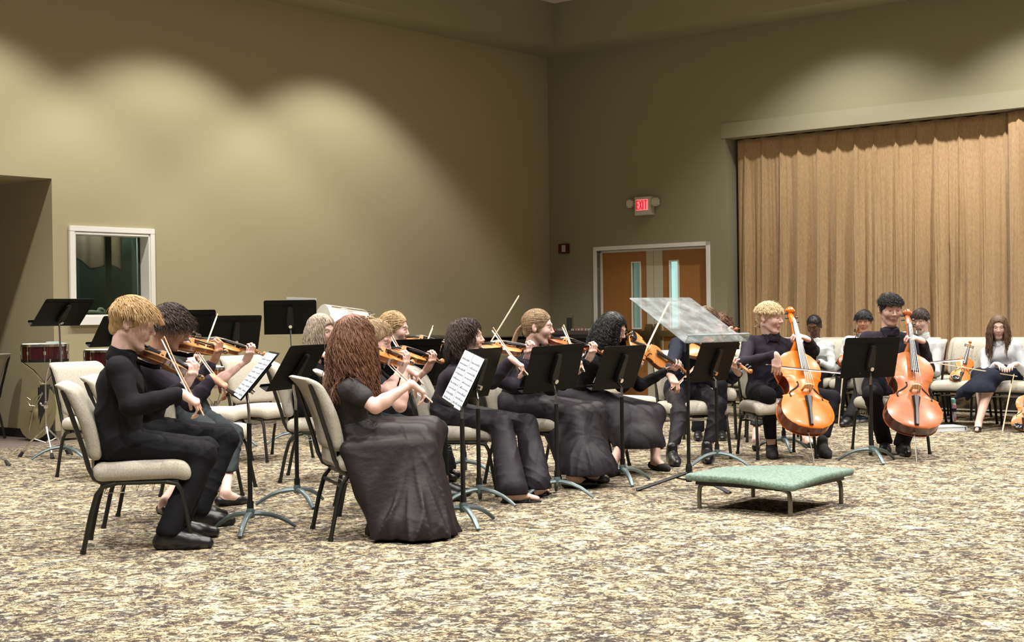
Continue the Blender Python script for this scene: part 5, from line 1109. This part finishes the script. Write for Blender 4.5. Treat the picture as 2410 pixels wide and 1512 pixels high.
P3 = person('person, violinist in cropped dark jeans and flat shoes, face half hidden', (-2.09, 9.82), -3, (425, 830), (420, 773), (2, -5, 0), 'curly_short', H_DARK, SK_FAIR, s=1.0, female=True, top='short', topm=C_BLACK, bot='cropped', botm=C_JEAN, collar=False,
   kneeR=(505, 1025), kneeL=(548, 1022), footR=(388, 1180), toeR=(386, 1200), footL=(530, 1160), toeL=(572, 1176), shoe='flat', elbL=(508, 902), violin=(455, 808), scroll=(624, 846), vmat=V_HONEY, vlab='pale honey violin held out highest above the first stand', bowtip=(512, 740), bowfrog=(470, 855), bowstick=M_STICKL, bowlab='pale bow pointing up between the two background stands', seed=13)
P4 = person('person, girl with long auburn hair and a long dark skirt seen from behind', (-.80, 7.89), 19, (806, 880), (835, 800), (45, -12, 0), 'long_auburn', H_AUB, SK_FAIR, s=1.0, female=True, top='short', topm=C_VELV, bot='skirt', botm=C_SKIRT, collar=False, hem=.015, hemc=(972, 1257, .37), drape_over=1.,
   kneeR=(985, 1035), kneeL=(1012, 1015), footR=(985, 1232), toeR=(1030, 1240), footL=(1000, 1215), toeL=(1040, 1225), shoe='flat', elbR=(884, 958), elbL=(908, 925), violin=(862, 838), scroll=(968, 868), vmat=V_AMBER, vlab='amber violin held by the auburn haired girl', bowtip=(869, 808), bowfrog=(1008, 944), bowlab='bow of the auburn haired girl, running down to her near hand', seed=14)
P5 = person('person, girl with wavy ash blond hair in a sleeveless black top', (-1.42, 10.55), -10, (738, 836), (757, 782), (-35, -10, 0), 'wavy_mid', H_ASH, SK_FAIR, s=1.0, female=True, top='none', topm=C_BLACK, bot='trousers', botm=C_BLKT, collar=False, neckline=.07,
   elbR=(706, 886), violin=(778, 818), scroll=(838, 842), vmat=V_HONEY, vlab='violin of the ash blond girl, hidden behind the long auburn hair', bowtip=(826, 800), bowfrog=(772, 856), bowlab='bow of the ash blond girl, hidden behind the long auburn hair', seed=15)
P6 = person('person, girl with a curly bun and dark jeans beyond the auburn haired girl', (-.82, 8.80), 8, (868, 858), (886, 802), (-18, -22, 0), 'bun', H_DBL, SK_LIGHT, s=.97, female=True, top='short', topm=C_BLACK, bot='slim', botm=C_JEAN, collar=False,
   kneeR=(1005, 1028), kneeL=(1030, 1012), footR=(1030, 1150), footL=(1045, 1140), violin=(905, 834), scroll=(1040, 864), vmat=V_HONEY, vlab='honey brown violin of the girl with the curly bun', bowtip=(908, 766), bowfrog=(990, 903), bowlab='bow of the girl with the curly bun, rising left of the honey blond face', seed=16)
P7 = person('person, honey blond violinist with an updo in the middle background', (-.92, 10.35), -4, (915, 828), (928, 776), (-6, -10, 0), 'updo', H_HONEY, SK_FAIR, s=1.0, female=True, top='long', topm=C_BLACK, bot='skirt', botm=C_PLUM, collar=False, hem=.08,
   kneeR=(1008, 968), kneeL=(1015, 960), violin=(950, 806), scroll=(1078, 832), vmat=V_HONEY, vlab='honey brown violin of the blond violinist with the updo', bowtip=(1019, 768), bowfrog=(975, 880), bowstick=M_STICKL, bowlab='bow of the blond violinist with the updo, its tip pointing up to the right', seed=17)
P8 = person('person, violinist with a dark chin length bob and wide dark trousers', (-.355, 9.62), -10, (1086, 856), (1100, 797), (-8, 2, 0), 'bob', H_DARK, SK_FAIR, s=1.02, female=True, top='long', topm=C_CHAR, bot='wide', botm=C_PLUM,
   kneeR=(1180, 1002), kneeL=(1240, 1000), footR=(1205, 1152), toeR=(1232, 1172), footL=(1262, 1140), toeL=(1278, 1156), shoe='sandal', shoem=M_SUEDE, elbR=(1158, 900), elbL=(1205, 908), violin=(1122, 824), scroll=(1280, 836), vmat=V_HONEY, vlab='honey brown violin of the bob haired violinist', bowtip=(1159, 773), bowfrog=(1237, 880), bowlab='bow of the bob haired violinist', seed=18)
P9 = person('person, violinist with a light brown ponytail and a long plum skirt', (.10, 10.27), -14, (1250, 832), (1267, 773), (-10, -6, 0), 'ponytail', H_DBL, SK_FAIR, s=1.04, female=True, top='long', topm=C_BLACK, bot='skirt', botm=C_PLUM, collar=False, neckline=.075, hem=.09, hemc=(1385, 1115, .31),
   kneeR=(1355, 985), kneeL=(1402, 975), footR=(1345, 1120), toeR=(1388, 1137), footL=(1385, 1112), toeL=(1414, 1128), shoe='flat', violin=(1288, 808), scroll=(1420, 842), vmat=V_RED, vlab='red brown violin of the violinist with the ponytail', bowtip=(1325, 766), bowfrog=(1372, 872), bowstick=M_STICKL, bowlab='bow of the violinist with the ponytail', seed=19)
P10 = person('person, viola player with long curly black hair, glasses and a dark skirt', (.55, 11.0), -24, (1425, 832), (1442, 778), (-28, -20, 0), 'curly_long', H_BLACK, SK_LIGHT, s=1.02, female=True, top='long', topm=C_BLACK, bot='skirt', botm=C_PLUM, collar=False, hem=.20, hemc=(1508, 1052, .31), glasses=True,
   kneeR=(1498, 985), kneeL=(1540, 975), footR=(1440, 1095), toeR=(1460, 1105), footL=(1542, 1080), toeL=(1584, 1103), shoe='flat', shoem=M_SUEDE, elbL=(1506, 908), violin=(1474, 808), scroll=(1614, 884), vkind='viola', vname='viola', vnorm=(-.25, -.75, .6), vmat=V_HONEY, vlab='large honey brown viola of the curly haired player with glasses', bowtip=(1577, 708), bowfrog=(1500, 868), bowstick=M_STICKL, bowlab='long pale bow reaching up in front of the clear stand', seed=20)
P11 = person('person, viola player in a navy shirt and boots behind the clear stand', (1.45, 11.75), -78, (1645, 804), (1662, 762), (-95, -28, 0), 'dark_short', H_BRN, SK_LIGHT, s=1.05, topm=C_NAVY, bot='slim', botm=C_PLUM, shoe='boot',
   kneeR=(1600, 975), kneeL=(1690, 955), footR=(1582, 1068), toeR=(1592, 1090), footL=(1664, 1062), toeL=(1672, 1092), violin=(1632, 815), scroll=(1772, 886), vfar=False, vkind='viola', vname='viola', vnorm=(-.25, -.55, .8), vmat=V_AMBER, vlab='amber viola of the player in the navy shirt behind the clear stand', bowtip=(1668, 826), bowfrog=(1584, 916), bowlab='bow of the viola player in the navy shirt', bowfar=True, seed=21)
P12 = person('person, blond player in dark trousers almost hidden behind the blond cellist', (2.38, 13.22), -98, (1812, 806), (1808, 760), (-95, -10, 0), 'updo', H_HONEY, SK_FAIR, s=.97, female=True, top='short', topm=C_BLACK, bot='cropped', botm=C_BLKT, collar=False,
   footR=(1778, 1038), toeR=(1780, 1050), footL=(1898, 1030), toeL=(1906, 1046), shoe='flat', seed=22)
P19 = person('person, player with reddish brown curls behind the clear stand', (1.86, 13.62), -98, (1684, 806), (1692, 772), (-85, -8, 0), 'curly_fluff', H_AUB, SK_LIGHT, s=.97, female=True, top='long', topm=C_BLACK, bot='trousers', botm=C_BLKT, collar=False,
   violin=(1702, 812), scroll=(1738, 783), vfar=False, vmat=V_RED, vlab='violin whose small brown scroll shows against the curtain right of the clear stand', seed=23)
# ---------------------------------------------------------------- cellists
def cello_at(pin, scroll, nrm, mat_, lab, pinlen=.31):
    T_ = at(*pin, z=0.); S_ = on_sphere(*scroll, T_, 1.20+pinlen, True); d = unit(S_-T_); o = instrument('cello', 'cello', mat_, lab, 'cello'); c = T_+d*pinlen
    z = unit(np.array(nrm)-d*np.dot(nrm, d)); o.matrix_world = frame(c-z*.0575, d, z); return c-z*.0575, d, z, np.cross(z, d)
def cellist(lab, base, az, neck, head, face, style, hair, sk, cel, tip, frog, hL, elbR, elbL, **k):
    c, d, z, y = cel; up = np.array((0, 0, 1.))
    br = c+d*.40+z*.245; F0 = solve(*frog, cons=[(br, .48, 1.)], planes=[((0, br[1]+k.pop('frogdy', 0.), 0), (0, 1., 0), 2.)], Y0=br[1], rng=.5); Tp = on_sphere(*tip, F0, .72, False); 
    if abs(Tp[1]-F0[1]) > .3: Tp = F0+unit(solve(*tip, planes=[(F0, (0, 1., 0), 1)], Y0=F0[1])-F0)*.72
    bd = unit(Tp-F0); hs = unit(-z+bd*np.dot(z, bd)); make_bow('bow of '+lab.split(', ', 1)[1].split(' playing')[0], F0, Tp, hs, M_STICKD, .72)
    dn = unit(-up*.75+bd*.15-z*.0); dn = unit(dn-bd*np.dot(dn, bd)*.5); Wr = F0+bd*.05-dn*.088
    NP = c+d*(.745+.27*.45)+z*.14; xx = solve(*hL, cons=[(NP, .10, .2)], planes=[(NP, (0, 1., 0), 1.)], Y0=NP[1])
    dl = unit(-y*.85+z*.25+up*.15); nl_ = -d
    # fingers reach over the neck from the player's left
    Wl = NP+(-y if np.dot(-y, (1, 0, 0)) > 0 else y)*.105-z*.0; side = unit(Wl-NP); dl = unit(-side*.9+z*.35); nl_ = unit(-z*.6-d*.3)
    k['_hands'] = {'R': (Wr, dn, np.cross(bd, dn)*-1 if False else np.cross(bd, dn), ((18, 30, 18), (24, 34, 20), (24, 34, 20), (18, 30, 18)), .6), 'L': (Wl, dl, nl_, ((35, 55, 35), (35, 58, 35), (32, 55, 35), (30, 50, 30)), .5)}
    return person(lab, base, az, neck, head, face, style, hair, sk, elbR=elbR, elbL=elbL, **k)
CE1 = cello_at((1917, 1094), (1850, 736), (.22, -1, .1), V_CELLO, 'bright orange glossy cello of the blond cellist')
P13 = cellist('person, blond boy playing the bright orange cello', (2.10, 11.86), -82, (1815, 793), (1812, 750), (-38, -6, 0), 'swept_up', H_PALE, SK_FAIR, CE1, (2012, 880), (1812, 861), (1871, 773), (1750, 856), (1914, 826), s=1.05, topm=C_CHAR, bot='slim', botm=C_BLKT, shoe='sneaker', shoem=M_SUEDE,
   kneeR=(1806, 932), kneeL=(1958, 938), footR=(1816, 1052), toeR=(1824, 1090), footL=(1936, 1050), toeL=(1978, 1083), seed=24)
CE2 = cello_at((2158, 1093), (2128, 742), (.02, -1, .1), V_CELLO2, 'red brown cello of the dark haired cellist, its left side catching the light')
P16 = cellist('person, dark haired boy playing the red brown cello', (3.12, 11.95), -90, (2094, 781), (2095, 730), (-84, -12, 0), 'dark_short', H_BLACK, SK_LIGHT, CE2, (2268, 846), (2064, 863), (2136, 770), (2030, 866), None, s=1.08, topm=C_CHAR, botm=C_BLKT,
   kneeR=(2052, 930), kneeL=(2170, 925), footR=(2082, 1042), toeR=(2086, 1075), footL=(2122, 1046), toeL=(2152, 1074), frogdy=.38, seed=25)
# ---------------------------------------------------------------- the waiting players of the back row
LAP = lambda sg: None
rp = lambda v, u=1.92: (UV(u, v)[0], UV(u, v)[1])
P14 = person('person, girl with slicked back black hair and a white collared shirt', rp(5.20), -118, (1920, 803), (1916, 769), (-118, -20, 0), 'slick', H_BLACK, SK_DARK, s=.96, torso=.36, female=True, topm=C_WHITE, botm=C_BLKT, seed=26)
P15 = person('person, boy with black hair and a white shirt holding an upright violin', rp(5.72), -118, (2034, 794), (2034, 758), (-112, -5, 0), 'fringe_short', H_BLACK, SK_TAN, s=.98, torso=.38, topm=C_WHITE, botm=C_BLKT, footR=(1972, 978), toeR=(1962, 990), footL=(2000, 984), toeL=(1992, 998), seed=27)
P17 = person('person, boy with a brown fringe and a white shirt beside the dark haired cellist', rp(6.30), -118, (2172, 791), (2167, 756), (-125, -10, 0), 'fringe_short', H_DARK, SK_FAIR, s=.99, torso=.40, topm=C_WHITE, botm=C_BLKT, footL=(2180, 990), footR=(2150, 988), seed=28)
P18 = person('person, girl with long brown hair and a white turtleneck, legs crossed', rp(7.30), -112, (2352, 809), (2350, 771), (-108, -12, 0), 'long_brown', H_BRN, SK_FAIR, s=.97, torso=.36, female=True, topm=C_WHITEK, bot='skirt', botm=C_NAVY, hem=.37, skirt_extra=[(2302, 900, 14.05, 2262, 925, 14.05, .07, .045), (2300, 905, 14.05, 2250, 936, 14.05, .06, .02), (2290, 912, 14.05, 2276, 940, 14.05, .05, .02)],
   kneeR=(2334, 890), kneeL=(2306, 886), footR=(2303, 995), toeR=(2301, 1010), footL=(2309, 962, .20), toeL=None, shoe='flat', seed=29)
def loose(name, kind, tail, scroll, Y, nrm, m, lab, far=True):
    p = at(*tail, Y=Y); q = on_sphere(*scroll, p, .595, far); o = instrument(name, kind, m, lab, 'violin'); o.matrix_world = frame(p, q-p, nrm); return o
loose('violin', 'violin', (2258, 905), (2283, 809), 14.35, (-.3, -1, .3), V_AMBER, 'orange violin standing upright on the seat of an empty back row chair')
loose('violin', 'violin', (2406, 1016), (2421, 880), 13.62, (-.3, -1, .3), V_HONEY, 'honey orange violin standing on the carpet at the right edge')
loose('violin', 'violin', (1986, 872), (2017, 775), 15.0, (.3, -1, .2), V_RED, 'violin held upright by the black haired boy, its scroll before his chin')
loose('violin', 'violin', (2148, 862), (2156, 764), 14.5, (.0, -1, .2), V_RED, 'violin held upright by the boy with the brown fringe, its scroll before his face')
def loose_bow(a, b, Ya, Yb, lab, m=None, L=.74):
    p, q = at(*a, Y=Ya), at(*b, Y=Yb); d = unit(q-p); make_bow(lab, p, p+d*L, (0, 1, 0) if abs(d[1]) < .9 else (0, 0, 1), m, L)
loose_bow((2385, 885), (2246, 862), 13.95, 14.0, 'bow lying across the lap of the girl in the white turtleneck', M_STICKL)
loose_bow((2384, 890), (2360, 1016), 13.9, 13.75, 'bow leaning with its tip on the carpet at the right edge', M_STICKL, .66)
loose_bow((1985, 870), (1974, 1000), 14.75, 14.72, 'pale bow held upright, tip on the floor, by the black haired boy in white', M_STICKL, .72)
loose_bow((1128, 850), (1184, 758), 10.65, 10.75, 'bow rising behind the violin of the bob haired violinist', M_STICKL, .60)
